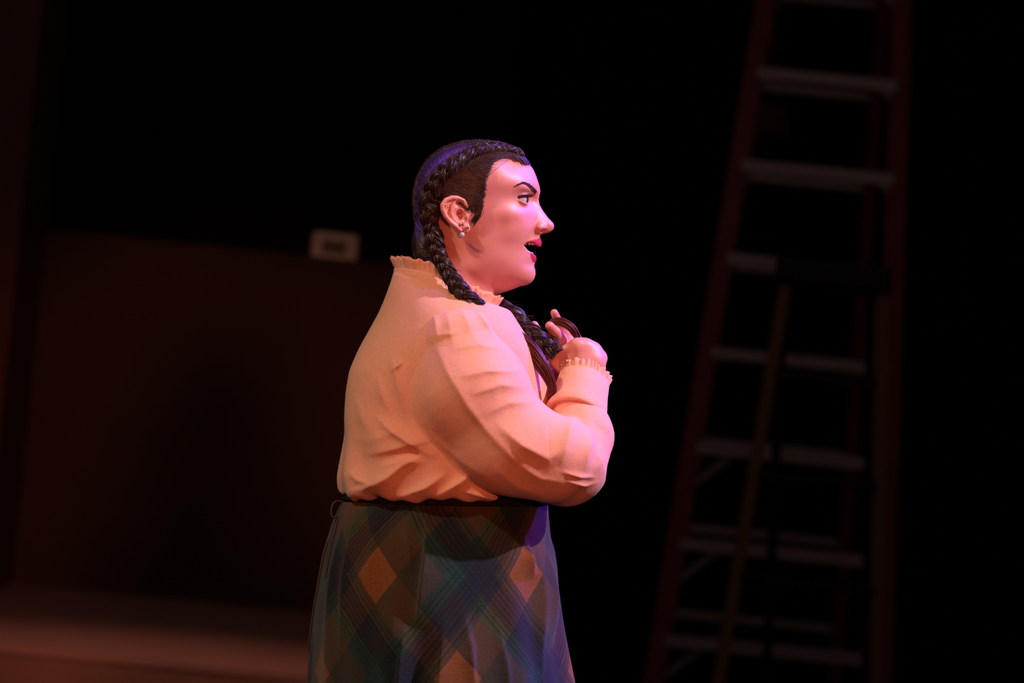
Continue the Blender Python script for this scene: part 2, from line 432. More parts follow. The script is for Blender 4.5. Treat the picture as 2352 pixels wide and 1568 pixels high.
# ================================================================== the woman: head and neck
FACE = [(1217,378),(1225,390),(1232,407),(1239,429),(1241,440),(1238.5,451),(1237.5,459),(1240,471),(1248,485),(1259,500),(1270,511),(1273.5,518),
        (1271,527),(1263,533.5),(1250,536),(1242,539),(1240,546),(1243.5,553),(1244.5,559),(1243,565),(1239,571),(1235,580),(1231,588),(1232.5,596),(1228.5,604),(1226.5,611),
        (1229.5,621),(1230,630),(1227,640),(1219,650),(1208,654.5),(1197,656),(1181,663),(1154,671.5),(1143,677),(1138,690),(1140,720),(1150,800),
        (930,800),(945,700),(962,640),(975,600),(974,570),(965,535),(958,495),(957,450),(965,408),(985,374),(1015,350),(1055,336),(1095,331),(1130,333),(1165,340),(1190,349),(1206,362)]
GX0, GY0, GNX, GNY = 900, 300, 400, 520
gx, gy = np.meshgrid(np.arange(GNX) + GX0, np.arange(GNY) + GY0, indexing='ij')
gx = gx.astype(float); gy = gy.astype(float)
FSD = poly_sd(gx, gy, FACE)
def screened(sd, L, it=900):
    ins = np.clip(0.5 - sd, 0, 1); phi = np.zeros_like(sd)
    inside = sd < 0
    for _ in range(it):
        nb = np.zeros_like(phi)
        nb[1:] += phi[:-1]; nb[:-1] += phi[1:]; nb[:, 1:] += phi[:, :-1]; nb[:, :-1] += phi[:, 1:]
        phi = np.where(inside, (nb + 1) / (4 + 1 / L ** 2), 0)
    return phi / L
def bilin(G, x, y):
    fx = np.clip(x - GX0, 0, GNX - 1.001); fy = np.clip(y - GY0, 0, GNY - 1.001)
    i = fx.astype(int); j = fy.astype(int); a = fx - i; b = fy - j
    return (G[i, j] * (1 - a) * (1 - b) + G[i + 1, j] * a * (1 - b) + G[i, j + 1] * (1 - a) * b + G[i + 1, j + 1] * a * b)
def blur(G, s):
    r = int(3 * s) + 1; k = np.exp(-np.arange(-r, r + 1) ** 2 / (2 * s * s)); k /= k.sum()
    for ax in (0, 1):
        P = np.pad(G, [(r, r) if a == ax else (0, 0) for a in (0, 1)], mode='edge')
        G = sum(k[i] * (P[i:i + G.shape[0]] if ax == 0 else P[:, i:i + G.shape[1]]) for i in range(2 * r + 1))
    return G
PHI = screened(FSD, 22.0)
CTRL = {352:[(1150,45),(1100,58),(1055,50)], 372:[(1185,42),(1145,72),(1095,84),(1040,80),(1000,50)],
 400:[(1217,33),(1195,58),(1165,79),(1120,95),(1060,104),(1000,84),(978,55)],
 435:[(1231,25),(1215,48),(1195,66),(1170,82),(1130,95),(1080,103),(1030,103),(985,78)],
 458:[(1228,13),(1220,22),(1212,36),(1198,53),(1180,68),(1155,83),(1120,94),(1060,102),(1000,88),(972,50)],
 485:[(1239,13),(1229,22),(1215,41),(1195,63),(1170,79),(1140,90),(1100,96),(1050,98),(985,70)],
 510:[(1262,12),(1250,17),(1238,23),(1228,31),(1210,53),(1185,72),(1155,86),(1120,93),(1080,94),(1030,88),(985,60)],
 526:[(1262,13),(1250,19),(1240,24),(1230,30),(1214,48)],
 545:[(1232,17),(1220,34),(1200,55),(1175,73),(1145,85),(1110,90),(1070,88),(1020,80),(985,50)],
 565:[(1236,17),(1222,29),(1205,43),(1185,60),(1155,77),(1115,88),(1070,86)],
 592:[(1225,16),(1210,35),(1190,53),(1160,72),(1125,83),(1085,85),(1040,80),(1000,60)],
 625:[(1222,20),(1205,37),(1185,49),(1155,62),(1120,74),(1085,82),(1040,84),(1000,70)],
 646:[(1208,22),(1185,34),(1155,46),(1120,61),(1085,74),(1030,84),(985,55)],
 664:[(1165,16),(1145,30),(1120,48),(1085,71),(1030,86)],
 700:[(1125,40),(1100,66),(1060,84),(1010,84),(970,55)], 760:[(1120,60),(1080,80),(1040,86),(990,75)]}
cp = np.array([(x, y, w_) for y, row in CTRL.items() for x, w_ in row], float)
def tps_fit(P, val, lam):
    n = len(P); d = np.linalg.norm(P[:, None] - P[None], axis=2) / 100
    K = np.where(d > 0, d * d * np.log(d + 1e-12), 0) + lam * np.eye(n)
    A = np.zeros((n + 3, n + 3)); A[:n, :n] = K; Q = np.c_[np.ones(n), P / 100]; A[:n, n:] = Q; A[n:, :n] = Q.T
    return np.linalg.solve(A, np.r_[val, np.zeros(3)])
def tps_eval(P, c, x, y):
    r = np.zeros(x.shape)
    for i in range(len(P)):
        d = np.sqrt((x - P[i, 0]) ** 2 + (y - P[i, 1]) ** 2) / 100
        r += c[i] * d * d * np.log(d + 1e-9)
    return r + c[-3] + c[-2] * x / 100 + c[-1] * y / 100
qv = np.log(cp[:, 2] ** 2 / np.maximum(bilin(PHI, cp[:, 0], cp[:, 1]), 0.3))
tc_ = tps_fit(cp[:, :2], qv, 0.004)
LQ = np.clip(tps_eval(cp[:, :2], tc_, gx, gy), np.log(4), np.log(1200))
WF = np.sqrt(np.maximum(PHI * np.exp(LQ), 0))            # half-width of the head over the side view
def bump(G, cx, cy, sx, sy, a, rot=0):
    c, s_ = math.cos(math.radians(rot)), math.sin(math.radians(rot))
    u = (gx - cx) * c + (gy - cy) * s_; v = -(gx - cx) * s_ + (gy - cy) * c
    return G + a * np.exp(-0.5 * ((u / sx) ** 2 + (v / sy) ** 2))
D = np.zeros_like(WF)
D = bump(D, 1212, 462, 13, 11, -6)           # eye socket
D = bump(D, 1212, 437, 16, 6, 4, 18)         # brow ridge
D = bump(D, 1168, 492, 24, 14, 3)            # cheekbone
D = bump(D, 1150, 525, 22, 20, -2)           # below cheekbone
D = bump(D, 1190, 545, 18, 16, 3)            # cheek apple fold
D = bump(D, 1241, 523, 8, 8, 6)              # nostril wing
D = bump(D, 1227, 520, 4, 12, -4, 20)        # crease behind the wing
D = bump(D, 1217, 545, 5, 15, -2.2, 30)      # smile line
D = bump(D, 1256, 517, 5, 7, -1.5)
D = bump(D, 1228, 553, 14, 4.0, 2.2, -20)    # upper lip
D = bump(D, 1223, 592, 9, 5, 2.6, 20)        # lower lip
D = bump(D, 1217, 609, 9, 5, -2.0)           # under the lip
D = bump(D, 1085, 640, 26, 10, -2, 40)       # jaw line
WF = np.where(WF > 0, np.maximum(WF + D * np.clip(WF / 12, 0, 1), WF * 0.4), 0)
OUT = np.where(FSD > 0, FSD, 0)
W2G = blur(np.where(FSD < 0, WF ** 2, -OUT * 40), 1.2)
WS = np.sqrt(np.maximum(W2G, 0))
EYE_C, EYE_R = (1194.5, 459.5, 40.0), 18.5
EYE_POLY = [(1187,457.2),(1193,455),(1201,453.6),(1212,453),(1224,454),(1224,469),(1210,468.5),(1203,466),(1195,461.8)]
MOUTH_POLY = [(1203,564),(1209,558.5),(1218,557),(1227,560),(1235,566.5),(1262,574),(1262,583),(1230,587),(1222,580.5),(1212,575)]
EAR_OUT = [(1074,474),(1066,462),(1052,455.5),(1036,455),(1022,461),(1015,472),(1016,487),(1022,501),(1032,514),(1046,525),(1058,533)]
EAR_POLY = EAR_OUT + [(1066,538),(1075,538),(1081,530),(1080,518),(1078,505),(1079,490)]
def ear_sdf(x, y, z):
    tilt = 107 + np.clip((1070 - x) * 0.38, -3, 22)             # stands off further back
    zz = z - tilt
    d2 = poly_sd(x, y, EAR_POLY)
    plate = smax(d2 + 2, np.abs(zz + 1.5) - 4.0, 4)
    root = smax(d2 + 12, np.abs(z - 96) - 16, 6)
    r = smin(plate, root, 5)
    hel = None
    for (a, b) in zip(EAR_OUT[:-1], EAR_OUT[1:]):
        f2 = lambda p: (p[0] + (3.5 if p[0] < 1050 else 0), p[1] + (3.5 if p[1] < 480 else -1), 107 + np.clip((1070 - p[0]) * 0.38, -3, 22) + 3.0)
        c = cone(x, y, z, f2(a), f2(b), 5.2, 5.2); hel = c if hel is None else np.minimum(hel, c)
    r = smin(r, hel, 3)
    # antihelix ridge, concha hollow, tragus, lobe
    ah = None
    AH = [(1050,466),(1040,478),(1037,492),(1042,506),(1052,515),(1062,515)]
    for a, b in zip(AH[:-1], AH[1:]):
        f3 = lambda p: (p[0], p[1], 107 + np.clip((1070 - p[0]) * 0.38, -3, 22) + 2.5)
        c = cone(x, y, z, f3(a), f3(b), 4.6, 4.6); ah = c if ah is None else np.minimum(ah, c)
    r = smin(r, ah, 4)
    r = smax(r, -ell(x, y, z, (1058,498,121), (12,14,16)), 4)
    r = smax(r, -ell(x, y, z, (1057,473,120), (11,9,7.5)), 4)
    r = smin(r, ell(x, y, z, (1073,500,104), (6,10,9)), 4)
    r = smin(r, ell(x, y, z, (1070,528,105), (11,10,6)), 5)
    return r
def head_sdf(x, y, z):
    az = np.abs(z)
    w2 = bilin(W2G, x, y)
    f = (az * az - w2) / (2 * np.sqrt(np.maximum(w2, 0) + az * az + 60))
    f = np.where(w2 < 0, np.maximum(f, bilin(OUT, x, y) * 0.7), f)
    # eyelids over the eyeball, then the opening
    rr = np.sqrt((x - EYE_C[0]) ** 2 + (y - EYE_C[1]) ** 2 + (az - EYE_C[2]) ** 2)
    f = smin(f, rr - (EYE_R + 2.4), 5)
    near = (x > 1150) & (x < 1290) & (y > 420) & (y < 620)
    if near.any():
        xs, ys, zs, fs = x[near], y[near], az[near], f[near]
        r_ = rr[near]
        op = smax(poly_sd(xs, ys, EYE_POLY), r_ - (EYE_R + 9), 1.0)
        op = np.maximum(op, 26 - zs)
        fs = smax(fs, -op, 1.6)
        fs = smin(fs, ell(xs, ys, zs, (1239,524,17), (11.5,9.5,9)), 6)
        fs = smax(fs, -ell(xs, ys, zs, (1246,529.5,17.0), (9.5,5.0,8.5)), 2.5)
        mo = smax(poly_sd(xs, ys, MOUTH_POLY), zs - 46, 3)
        fs = smax(fs, -mo, 4.5)
        fs = smax(fs, -ell(xs, ys, zs, (1196,570,0), (44,14,30)), 3)
        f[near] = fs
    e = (x > 990) & (x < 1105) & (y > 435) & (y < 560) & (az > 60)
    if e.any():
        f[e] = smin(f[e], ear_sdf(x[e], y[e], az[e]), 5)
    return f
HV, HF = sn_mesh(head_sdf, (935, 318, -140), (1285, 800, 140), 1.7, slop=2.2)

# ---- skin with make-up colours, and one cheek shadow painted in
def skin_cols(V):
    x, y, z = V.T; az = np.abs(z)
    c = np.tile(np.array([0.70, 0.28, 0.205]), (len(V), 1))
    def mixc(c, col, m_): return c * (1 - m_[:, None]) + np.array(col) * m_[:, None]
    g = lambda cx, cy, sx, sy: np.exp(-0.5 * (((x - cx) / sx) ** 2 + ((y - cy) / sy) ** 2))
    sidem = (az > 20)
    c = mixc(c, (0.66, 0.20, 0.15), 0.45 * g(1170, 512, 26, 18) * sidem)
    c = mixc(c, (0.50, 0.17, 0.07), 0.45 * g(1161, 508, 8, 13) * sidem)  # shadow patch on the cheek, painted into the skin colour
    c = mixc(c, (0.66, 0.22, 0.15), 0.4 * g(1262, 520, 10, 10))
    c = mixc(c, (0.70, 0.22, 0.13), 0.4 * g(1045, 495, 30, 40) * (az > 95))
    c = mixc(c, (0.42, 0.15, 0.15), 0.45 * g(1196, 446, 13, 5) * sidem)
    lip_u = poly_sd(x, y, [(1203,564),(1212,556),(1226,550),(1240,546.5),(1250,549),(1250,568),(1238,573),(1226,565),(1214,562)])
    lip_l = poly_sd(x, y, [(1217,580),(1223,581.5),(1229,585),(1240,586),(1240,599),(1230,604.5),(1223,601),(1219,591)])
    lm = np.clip(0.5 - np.minimum(lip_u, lip_l) / 2.0, 0, 1) * (az < 48)
    c = mixc(c, (0.46, 0.025, 0.04), lm)
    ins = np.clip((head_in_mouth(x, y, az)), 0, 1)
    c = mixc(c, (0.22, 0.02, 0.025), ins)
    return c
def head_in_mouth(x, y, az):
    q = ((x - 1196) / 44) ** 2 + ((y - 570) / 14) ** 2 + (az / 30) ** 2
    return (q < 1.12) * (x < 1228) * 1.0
# ------------------------------------------------------------------ eyes, lashes, brows, teeth
M_DARKHAIR = simple('lashes', (0.012, 0.006, 0.006), 0.5); M_BROW = simple('brow_hair', (0.075, 0.030, 0.026), 0.6, spec=0.2)
M_TEETH = simple('teeth', (0.72, 0.62, 0.55), 0.25)
M_TONGUE = simple('tongue', (0.45, 0.08, 0.08), 0.3)
def eye_material():
    mt, nt, b = mat('eyeball')
    a = nt.nodes.new('ShaderNodeVertexColor'); a.layer_name = 'tint'
    nt.links.new(a.outputs['Color'], b.inputs['Base Color']); b.inputs['Roughness'].default_value = 0.08
    b.inputs['Coat Weight'].default_value = 1.0; b.inputs['Coat Roughness'].default_value = 0.03
    return mt
M_EYE = eye_material()
def uv_sphere(c, r, nu=48, nv=32):
    th = np.linspace(0, 2 * math.pi, nu, endpoint=False); ph = np.linspace(0.02, math.pi - 0.02, nv)
    P, T = np.meshgrid(ph, th, indexing='ij')
    V = np.stack([np.cos(P), np.sin(P) * np.cos(T), np.sin(P) * np.sin(T)], -1).reshape(-1, 3)
    i, j = np.meshgrid(np.arange(nv - 1), np.arange(nu), indexing='ij')
    q = np.stack([i * nu + j, (i + 1) * nu + j, (i + 1) * nu + (j + 1) % nu, i * nu + (j + 1) % nu], -1).reshape(-1, 4)
    return V * np.asarray(r) + np.asarray(c, float), q[:, ::-1], V
for sg in (1, -1):
    V, Fq, Nn = uv_sphere((EYE_C[0], EYE_C[1], EYE_C[2] * sg), EYE_R)
    gz = np.array([0.99, 0.02, 0.08]); gz /= np.linalg.norm(gz)      # where she looks
    ang = np.degrees(np.arccos(np.clip(Nn @ gz, -1, 1)))
    V = V + Nn * (np.clip(1 - (ang / 30) ** 2, 0, 1) * 1.6)[:, None]
    col = np.tile([0.58, 0.54, 0.54], (len(V), 1))
    col[ang < 34] = (0.06, 0.035, 0.025); col[ang < 13] = (0.004, 0.004, 0.004)
    e_ = fig_obj('eye', V, Fq, M_EYE, person); set_cols(e_.data, col)
def on_eye(x, y, off, sg):
    d = EYE_R + off
    z2 = d * d - (x - EYE_C[0]) ** 2 - (y - EYE_C[1]) ** 2
    return np.sqrt(np.maximum(z2, 0)) + EYE_C[2]
UPPER = smoothpath([(1175,454),(1183,456),(1191,454.5),(1200,452.6),(1211,452),(1219,453.5)], 60)
LOWER = smoothpath([(1183,456.5),(1191,462),(1200,467.5),(1208,470.5)], 30)
for sg in (1, -1):
    A = Acc()
    zz = on_eye(UPPER[:, 0], UPPER[:, 1], 2.5, sg); zz[:6] = zz[6]; zz[-14:] = np.maximum(zz[-14:], 40)
    L = np.c_[UPPER, zz * sg]
    A.add(*tube(L, np.interp(np.arange(60), [0, 10, 50, 59], [0.5, 1.8, 2.8, 1.4]), 6))
    for i in range(8, 60, 2):
        p = L[i]; t = (i - 8) / 52
        d = np.array([0.5 + 0.8 * t, -0.5 - 0.25 * (1 - t), sg * (0.55 * (1 - t) + 0.1)]); d /= np.linalg.norm(d); ln = 6 + 7 * t
        P = np.array([p, p + d * ln * 0.5 + [0, 0.8, 0], p + d * ln + [0, -0.8, 0]])
        A.add(*tube(P, [0.8, 0.6, 0.2], 4))
    zz = on_eye(LOWER[:, 0], LOWER[:, 1], 2.0, sg)
    L2 = np.c_[LOWER, zz * sg]
    A.add(*tube(L2, 0.45, 5))
    for i in range(4, 30, 3):
        p = L2[i]; d = np.array([0.5, 0.7, sg * 0.4]) * 3.5
        A.add(*tube(np.array([p, p + d * 0.5, p + d]), [0.5, 0.4, 0.15], 4))
    fig_obj('eyelashes', *A.get(), M_DARKHAIR, person)
    # brow made of short hairs lying on the skin
    B_ = Acc()
    spine = smoothpath([(1186,431),(1194,426.5),(1203,424),(1212,427),(1222,435),(1232,445)], 100)
    wid = np.interp(np.arange(100), [0, 30, 75, 99], [0.5, 1.5, 4.0, 4.0])
    rr_ = np.random.default_rng(3)
    pts0 = []; pts1 = []
    for k in range(330):
        i = rr_.integers(0, 100); o = rr_.uniform(-1, 1) * wid[i]
        tx, ty = spine[min(i + 1, 99)] - spine[max(i - 1, 0)]; l = math.hypot(tx, ty); tx /= l; ty /= l
        x, y = spine[i, 0] - ty * o, spine[i, 1] + tx * o
        ln = rr_.uniform(4, 7.5)
        dx, dy = -tx * 0.85 + ty * 0.35, -ty * 0.85 - tx * 0.35
        pts0.append((x, y)); pts1.append((x + dx * ln, y + dy * ln))
    p0 = np.array(pts0); p1 = np.array(pts1); pm = (p0 + p1) / 2
    def skz(p):
        lo_ = np.zeros(len(p)); hi_ = np.full(len(p), 130.0)
        for _ in range(22):
            md = (lo_ + hi_) / 2; s_ = head_sdf(p[:, 0].copy(), p[:, 1].copy(), md.copy()) > 0
            hi_ = np.where(s_, md, hi_); lo_ = np.where(s_, lo_, md)
        return lo_
    z0, zm, z1 = skz(p0), skz(pm), skz(p1)
    for k in range(len(p0)):
        P = np.array([[*p0[k], (z0[k] + 0.2) * sg], [*pm[k], (zm[k] + 1.0) * sg], [*p1[k], (z1[k] + 0.6) * sg]])
        B_.add(*tube(P, [0.5, 0.42, 0.12], 3))
    fig_obj('eyebrow', *B_.get(), M_BROW, person)
# teeth: an upper and a lower arch, tongue
def arch(y0, y1, front, name):
    A = Acc()
    for k in range(-5, 6):
        t = k / 5.5; x = front - 30 * t * t; z = 25 * t; sl = 60 * t / 25
        V, q, _ = uv_sphere((0, 0, 0), (2.6, (y1 - y0) / 2, 3.3), 14, 11)
        V = np.sign(V) * np.abs(V / [2.6, (y1 - y0) / 2, 3.3]) ** 0.6 * [2.6, (y1 - y0) / 2, 3.3]
        an = math.atan2(sl, 1); V = np.c_[V[:, 0] * math.cos(an) - V[:, 2] * math.sin(an), V[:, 1], V[:, 0] * math.sin(an) + V[:, 2] * math.cos(an)]
        A.add(V + [x, (y0 + y1) / 2, z], q)
    fig_obj(name, *A.get(), M_TEETH, person)
arch(550, 563, 1232, 'upper_teeth'); arch(579, 592, 1222, 'lower_teeth')
V, q, _ = uv_sphere((1196, 583, 0), (26, 8, 20), 24, 16)
fig_obj('tongue', V, q, M_TONGUE, person)
# ------------------------------------------------------------------ hair
def hair_material():
    mt, nt, b = mat('dark_brown_hair')
    a = nt.nodes.new('ShaderNodeVertexColor'); a.layer_name = 'tint'
    nt.links.new(a.outputs['Color'], b.inputs['Base Color'])
    b.inputs['Roughness'].default_value = 0.42; b.inputs['Specular IOR Level'].default_value = 0.5
    return mt
M_HAIR = hair_material()
HAIRREG = [(1240,370),(1219,379),(1195,363),(1168,360),(1146,367),(1131,381),(1125,400),(1118,418),(1115,440),(1110,461),(1101,480),(1094,490),(1087,486),(1083,468),(1070,455),(1042,449),(1012,458),(1006,490),(1010,520),(1016,560),(1012,600),(1005,640),(920,640),(920,300),(1240,300)]
HR = poly_sd(gx, gy, HAIRREG)
def base_sdf(x, y, z):
    az = np.abs(z); w2 = bilin(W2G, x, y)
    f = (az * az - w2) / (2 * np.sqrt(np.maximum(w2, 0) + az * az + 60))
    return np.where(w2 < 0, np.maximum(f, bilin(OUT, x, y) * 0.8), f)
def cap_sdf(x, y, z):
    f = base_sdf(x, y, z) - 8
    f = smin(f, ell(x, y, z, (985, 560, 0), (40, 60, 75)), 20)
    return smax(f, bilin(HR, x, y) + 11, 18)
CV, CF = sn_mesh(cap_sdf, (925, 305, -140), (1245, 650, 140), 2.4, slop=2.5)
HAIR_COL = np.array([0.028, 0.012, 0.0078])
def hair_cols(n, per, r_, lo=0.55, hi=1.7):
    k = r_.uniform(lo, hi, n // per + 1)
    warm = r_.uniform(0.85, 1.25, n // per + 1)
    c = HAIR_COL[None] * k[:, None]; c[:, 0] *= warm
    return np.repeat(c, per, 0)[:n]
hair = fig_obj('hair', CV, CF, M_HAIR, person); set_cols(hair.data, np.tile(HAIR_COL * 0.8, (len(CV), 1)))
def capz(p, off=0.0):
    lo_ = np.zeros(len(p)); hi_ = np.full(len(p), 140.0)
    def f(z): return smin(base_sdf(p[:, 0], p[:, 1], z) - 8 - off, ell(p[:, 0], p[:, 1], z, (985, 560, 0), (40, 60, 75)) - off, 20)
    for _ in range(22):
        md = (lo_ + hi_) / 2; s_ = f(md) > 0
        hi_ = np.where(s_, md, hi_); lo_ = np.where(s_, lo_, md)
    return lo_
BLINE = smoothpath([(1200,356),(1168,345),(1132,343),(1095,351),(1062,368),(1032,392),(1008,420),(993,450),(987,482)], 200)
HLINE = smoothpath([(1221,381),(1195,364),(1168,361),(1147,368),(1133,382),(1127,400),(1120,418),(1117,440),(1114,461),(1105,482),(1094,494)], 200)
TOPL = smoothpath([(1208,357),(1185,340),(1155,328),(1120,322),(1085,321),(1050,326),(1012,340),(982,364),(961,396),(950,432),(947,470),(952,510),(957,550),(960,590)], 200)
hr = np.random.default_rng(11)
NS = 16
def make_strands(n, fn, rad=0.9, lift=2.0):
    t = np.linspace(0, 1, NS)
    P2 = np.array([fn(t) for _ in range(n)])                      # n,NS,2
    z = capz(P2.reshape(-1, 2)).reshape(n, NS)
    lf = (0.2 + lift * np.sin(np.pi * np.clip(t, 0, 1)) ** 0.7)[None] * hr.uniform(0.1, 1, (n, 1))
    return np.concatenate([P2, (z + lf)[..., None]], 2), rad * hr.uniform(0.6, 1.15, n)
def f_front(t):
    s = hr.uniform(0, 1) ; r0 = HLINE[int(s * 199)] + hr.normal(0, 1.6, 2) + np.array([-abs(hr.normal(0, 5)), 0.5 * abs(hr.normal(0, 3)) * (-1 if s < 0.2 else 0)])
    e = BLINE[int(np.clip(0.06 + 0.82 * s ** 0.8 + hr.normal(0, 0.03), 0, 1) * 199)] + hr.normal(0, 2.0, 2)
    mid = r0 * 0.45 + e * 0.55 + np.array([-2, -7 - 10 * s + hr.normal(0, 2.5)])
    return ((1 - t) ** 2)[:, None] * r0 + (2 * t * (1 - t))[:, None] * mid + (t ** 2)[:, None] * e
def f_top(t):
    s = hr.uniform(0.02, 0.72); r0 = TOPL[int(s * 199)] + hr.normal(0, 1.0, 2)
    e = BLINE[int(np.clip(0.04 + s * 1.36 + hr.normal(0, 0.02), 0, 1) * 199)] + hr.normal(0, 2.0, 2)
    mid = (r0 + e) / 2 + np.array([4, -6 + hr.normal(0, 2)])
    return ((1 - t) ** 2)[:, None] * r0 + (2 * t * (1 - t))[:, None] * mid + (t ** 2)[:, None] * e
def f_back(t):
    s = hr.uniform(0.62, 1.0); r0 = TOPL[int(s * 199)] + hr.normal(0, 1.0, 2)
    e = np.array([990 + hr.normal(0, 6), 480 + 110 * (s - 0.62) / 0.38 + hr.normal(0, 8)])
    mid = (r0 + e) / 2 + np.array([-4, 8 + hr.normal(0, 3)])
    return ((1 - t) ** 2)[:, None] * r0 + (2 * t * (1 - t))[:, None] * mid + (t ** 2)[:, None] * e
def f_fly(t):
    s = hr.uniform(0.1, 1); r0 = HLINE[int(s * 199)] + hr.normal(0, 2, 2) + (2, 0)
    e = r0 + np.array([-60 + hr.normal(0, 20), 5 + hr.normal(0, 22)])
    mid = (r0 + e) / 2 + hr.normal(0, 8, 2)
    return ((1 - t) ** 2)[:, None] * r0 + (2 * t * (1 - t))[:, None] * mid + (t ** 2)[:, None] * e
def f_side(t):                                                    # wisps in front of the ear
    r0 = np.array([1106 + hr.normal(0, 4), 470 + hr.normal(0, 8)]); e = np.array([1087 + hr.normal(0, 4), 512 + hr.normal(0, 6)])
    mid = (r0 + e) / 2 + np.array([7, 4]) + hr.normal(0, 2.5, 2)
    return ((1 - t) ** 2)[:, None] * r0 + (2 * t * (1 - t))[:, None] * mid + (t ** 2)[:, None] * e
def f_cheek(t):
    r0 = np.array([1072 + hr.normal(0, 4), 553 + hr.normal(0, 3)]); e = np.array([1112 + hr.normal(0, 8), 582 + hr.normal(0, 3)])
    mid = np.array([1084, 578]) + hr.normal(0, 3, 2)
    return ((1 - t) ** 2)[:, None] * r0 + (2 * t * (1 - t))[:, None] * mid + (t ** 2)[:, None] * e
SH = Acc(); scol = []
for fn, n, rad, lift in ((f_front, 1500, 1.0, 3.0), (f_top, 1100, 1.0, 3.0), (f_back, 600, 1.1, 3.0), (f_fly, 60, 0.45, 5.0), (f_side, 70, 0.5, 2.0), (f_cheek, 4, 0.45, 3.0)):
    P, R = make_strands(n, fn, rad, lift)
    for i in range(n):
        kk = hr.uniform(0.5, 1.8); cc = HAIR_COL * kk; cc = cc * np.array([hr.uniform(0.9, 1.25), 1, 1])
        for sg in (1, -1):
            if sg < 0 and i % 2: continue
            Q = P[i].copy(); Q[:, 2] *= sg
            rr_ = R[i] * (1 if sg > 0 else 1.4) * np.interp(np.arange(NS), [0, 3, NS - 3, NS - 1], [0.35, 1, 1, 0.5])
            V, F_ = tube(Q, rr_, 3); SH.add(V, F_); scol.append(np.tile(cc, (len(V), 1)))
st = fig_obj('hair_strands', *SH.get(), M_HAIR, hair); set_cols(st.data, np.vstack(scol)); st['kind'] = 'stuff'

def braid(name, path, width, period, parent, seed=1, phase=0.0, fibres=44, depth_dir=None, flat=0.55):
    r_ = np.random.default_rng(seed)
    n = 150
    P = smoothpath(path, n); T, _, _ = frames(P)
    dd = np.array([0, 0, 1.0]) if depth_dir is None else np.asarray(depth_dir, float)
    Dp = dd[None] - T * (T @ dd)[:, None]; Dp /= np.linalg.norm(Dp, axis=1, keepdims=True)
    Lt = np.cross(T, Dp)
    s = np.r_[0, np.cumsum(np.linalg.norm(np.diff(P, axis=0), axis=1))]
    W_ = np.interp(np.linspace(0, 1, n), np.linspace(0, 1, len(width)), width)
    W_ = W_ * (1 + 0.10 * np.interp(np.arange(n), np.arange(0, n, 9), r_.normal(0, 1, len(np.arange(0, n, 9)))))
    th = np.r_[0, np.cumsum(2 * math.pi * np.diff(s) / (period * W_[1:] / W_.mean()))] + phase
    A = Acc(); cols = []
    for k in range(3):
        ph = th + 2 * math.pi * k / 3
        C = P + Lt * (0.27 * W_ * np.sin(ph))[:, None] + Dp * (0.17 * W_ * np.sin(2 * ph))[:, None]
        rad = 0.245 * W_
        V, F_ = tube(C, rad * 0.93, 14); A.add(V, F_); cols.append(np.tile(HAIR_COL * 0.7, (len(V), 1)))
        TT, NN, BB = frames(C)
        for q in range(fibres):
            a = 2 * math.pi * q / fibres + r_.uniform(-0.15, 0.15); tw = r_.uniform(0.5, 0.9) / period
            ang = a + 2 * math.pi * tw * s * 0.6
            jit = np.interp(np.arange(n), np.arange(0, n, 10), r_.uniform(-1.2, 2.6, len(np.arange(0, n, 10))))
            R2 = rad + jit
            Q = C + NN * (np.cos(ang) * R2)[:, None] + BB * (np.sin(ang) * R2)[:, None]
            V, F_ = tube(Q, r_.uniform(0.6, 1.15), 3); A.add(V, F_)
            cols.append(np.tile(HAIR_COL * r_.uniform(0.5, 2.0) * np.array([r_.uniform(0.9, 1.3), 1, 1]), (len(V), 1)))
    # flyaway hairs
    for q in range(60):
        i = r_.integers(3, n - 12); ln = r_.integers(6, 12)
        Q = P[i:i + ln] + Lt[i:i + ln] * (W_[i] * r_.choice([-1, 1]) * np.linspace(0.42, r_.uniform(0.5, 0.85), ln))[:, None] + Dp[i:i + ln] * r_.uniform(-8, 8)
        V, F_ = tube(Q, 0.4, 3); A.add(V, F_); cols.append(np.tile(HAIR_COL * 1.5, (len(V), 1)))
    o = fig_obj(name, *A.get(), M_HAIR, parent); set_cols(o.data, np.vstack(cols))
    return o
def lock(name, path, width, parent, n=90, seed=2, flat=0.5, tint=(3.4, 1.3, 0.8)):
    r_ = np.random.default_rng(seed); m_ = 40
    P = smoothpath(path, m_); T, _, _ = frames(P)
    dd = np.array([0, 0, 1.0]); Dp = dd[None] - T * (T @ dd)[:, None]; Dp /= np.linalg.norm(Dp, axis=1, keepdims=True); Lt = np.cross(T, Dp)
    W_ = np.interp(np.linspace(0, 1, m_), np.linspace(0, 1, len(width)), width)
    A = Acc(); cols = []
    a = np.linspace(0, 2 * math.pi, 16, endpoint=False)
    for q in range(n):
        rr_ = math.sqrt(r_.uniform(0.25, 1)); an = r_.uniform(0, 2 * math.pi)
        wob = np.interp(np.arange(m_), np.arange(0, m_, 8), r_.uniform(-0.12, 0.12, len(np.arange(0, m_, 8))))
        Q = P + Lt * ((rr_ * math.cos(an) + wob) * W_ / 2)[:, None] + Dp * (rr_ * math.sin(an) * W_ / 2 * flat)[:, None]
        e = m_ if r_.uniform() < 0.6 else r_.integers(m_ - 10, m_)
        V, F_ = tube(Q[:e], np.linspace(1.5, 0.6, e), 3); A.add(V, F_)
        cols.append(np.tile(HAIR_COL * np.array(tint) * r_.uniform(0.6, 1.8), (len(V), 1)))
    o = fig_obj(name, *A.get(), M_HAIR, parent); set_cols(o.data, np.vstack(cols))
    return o
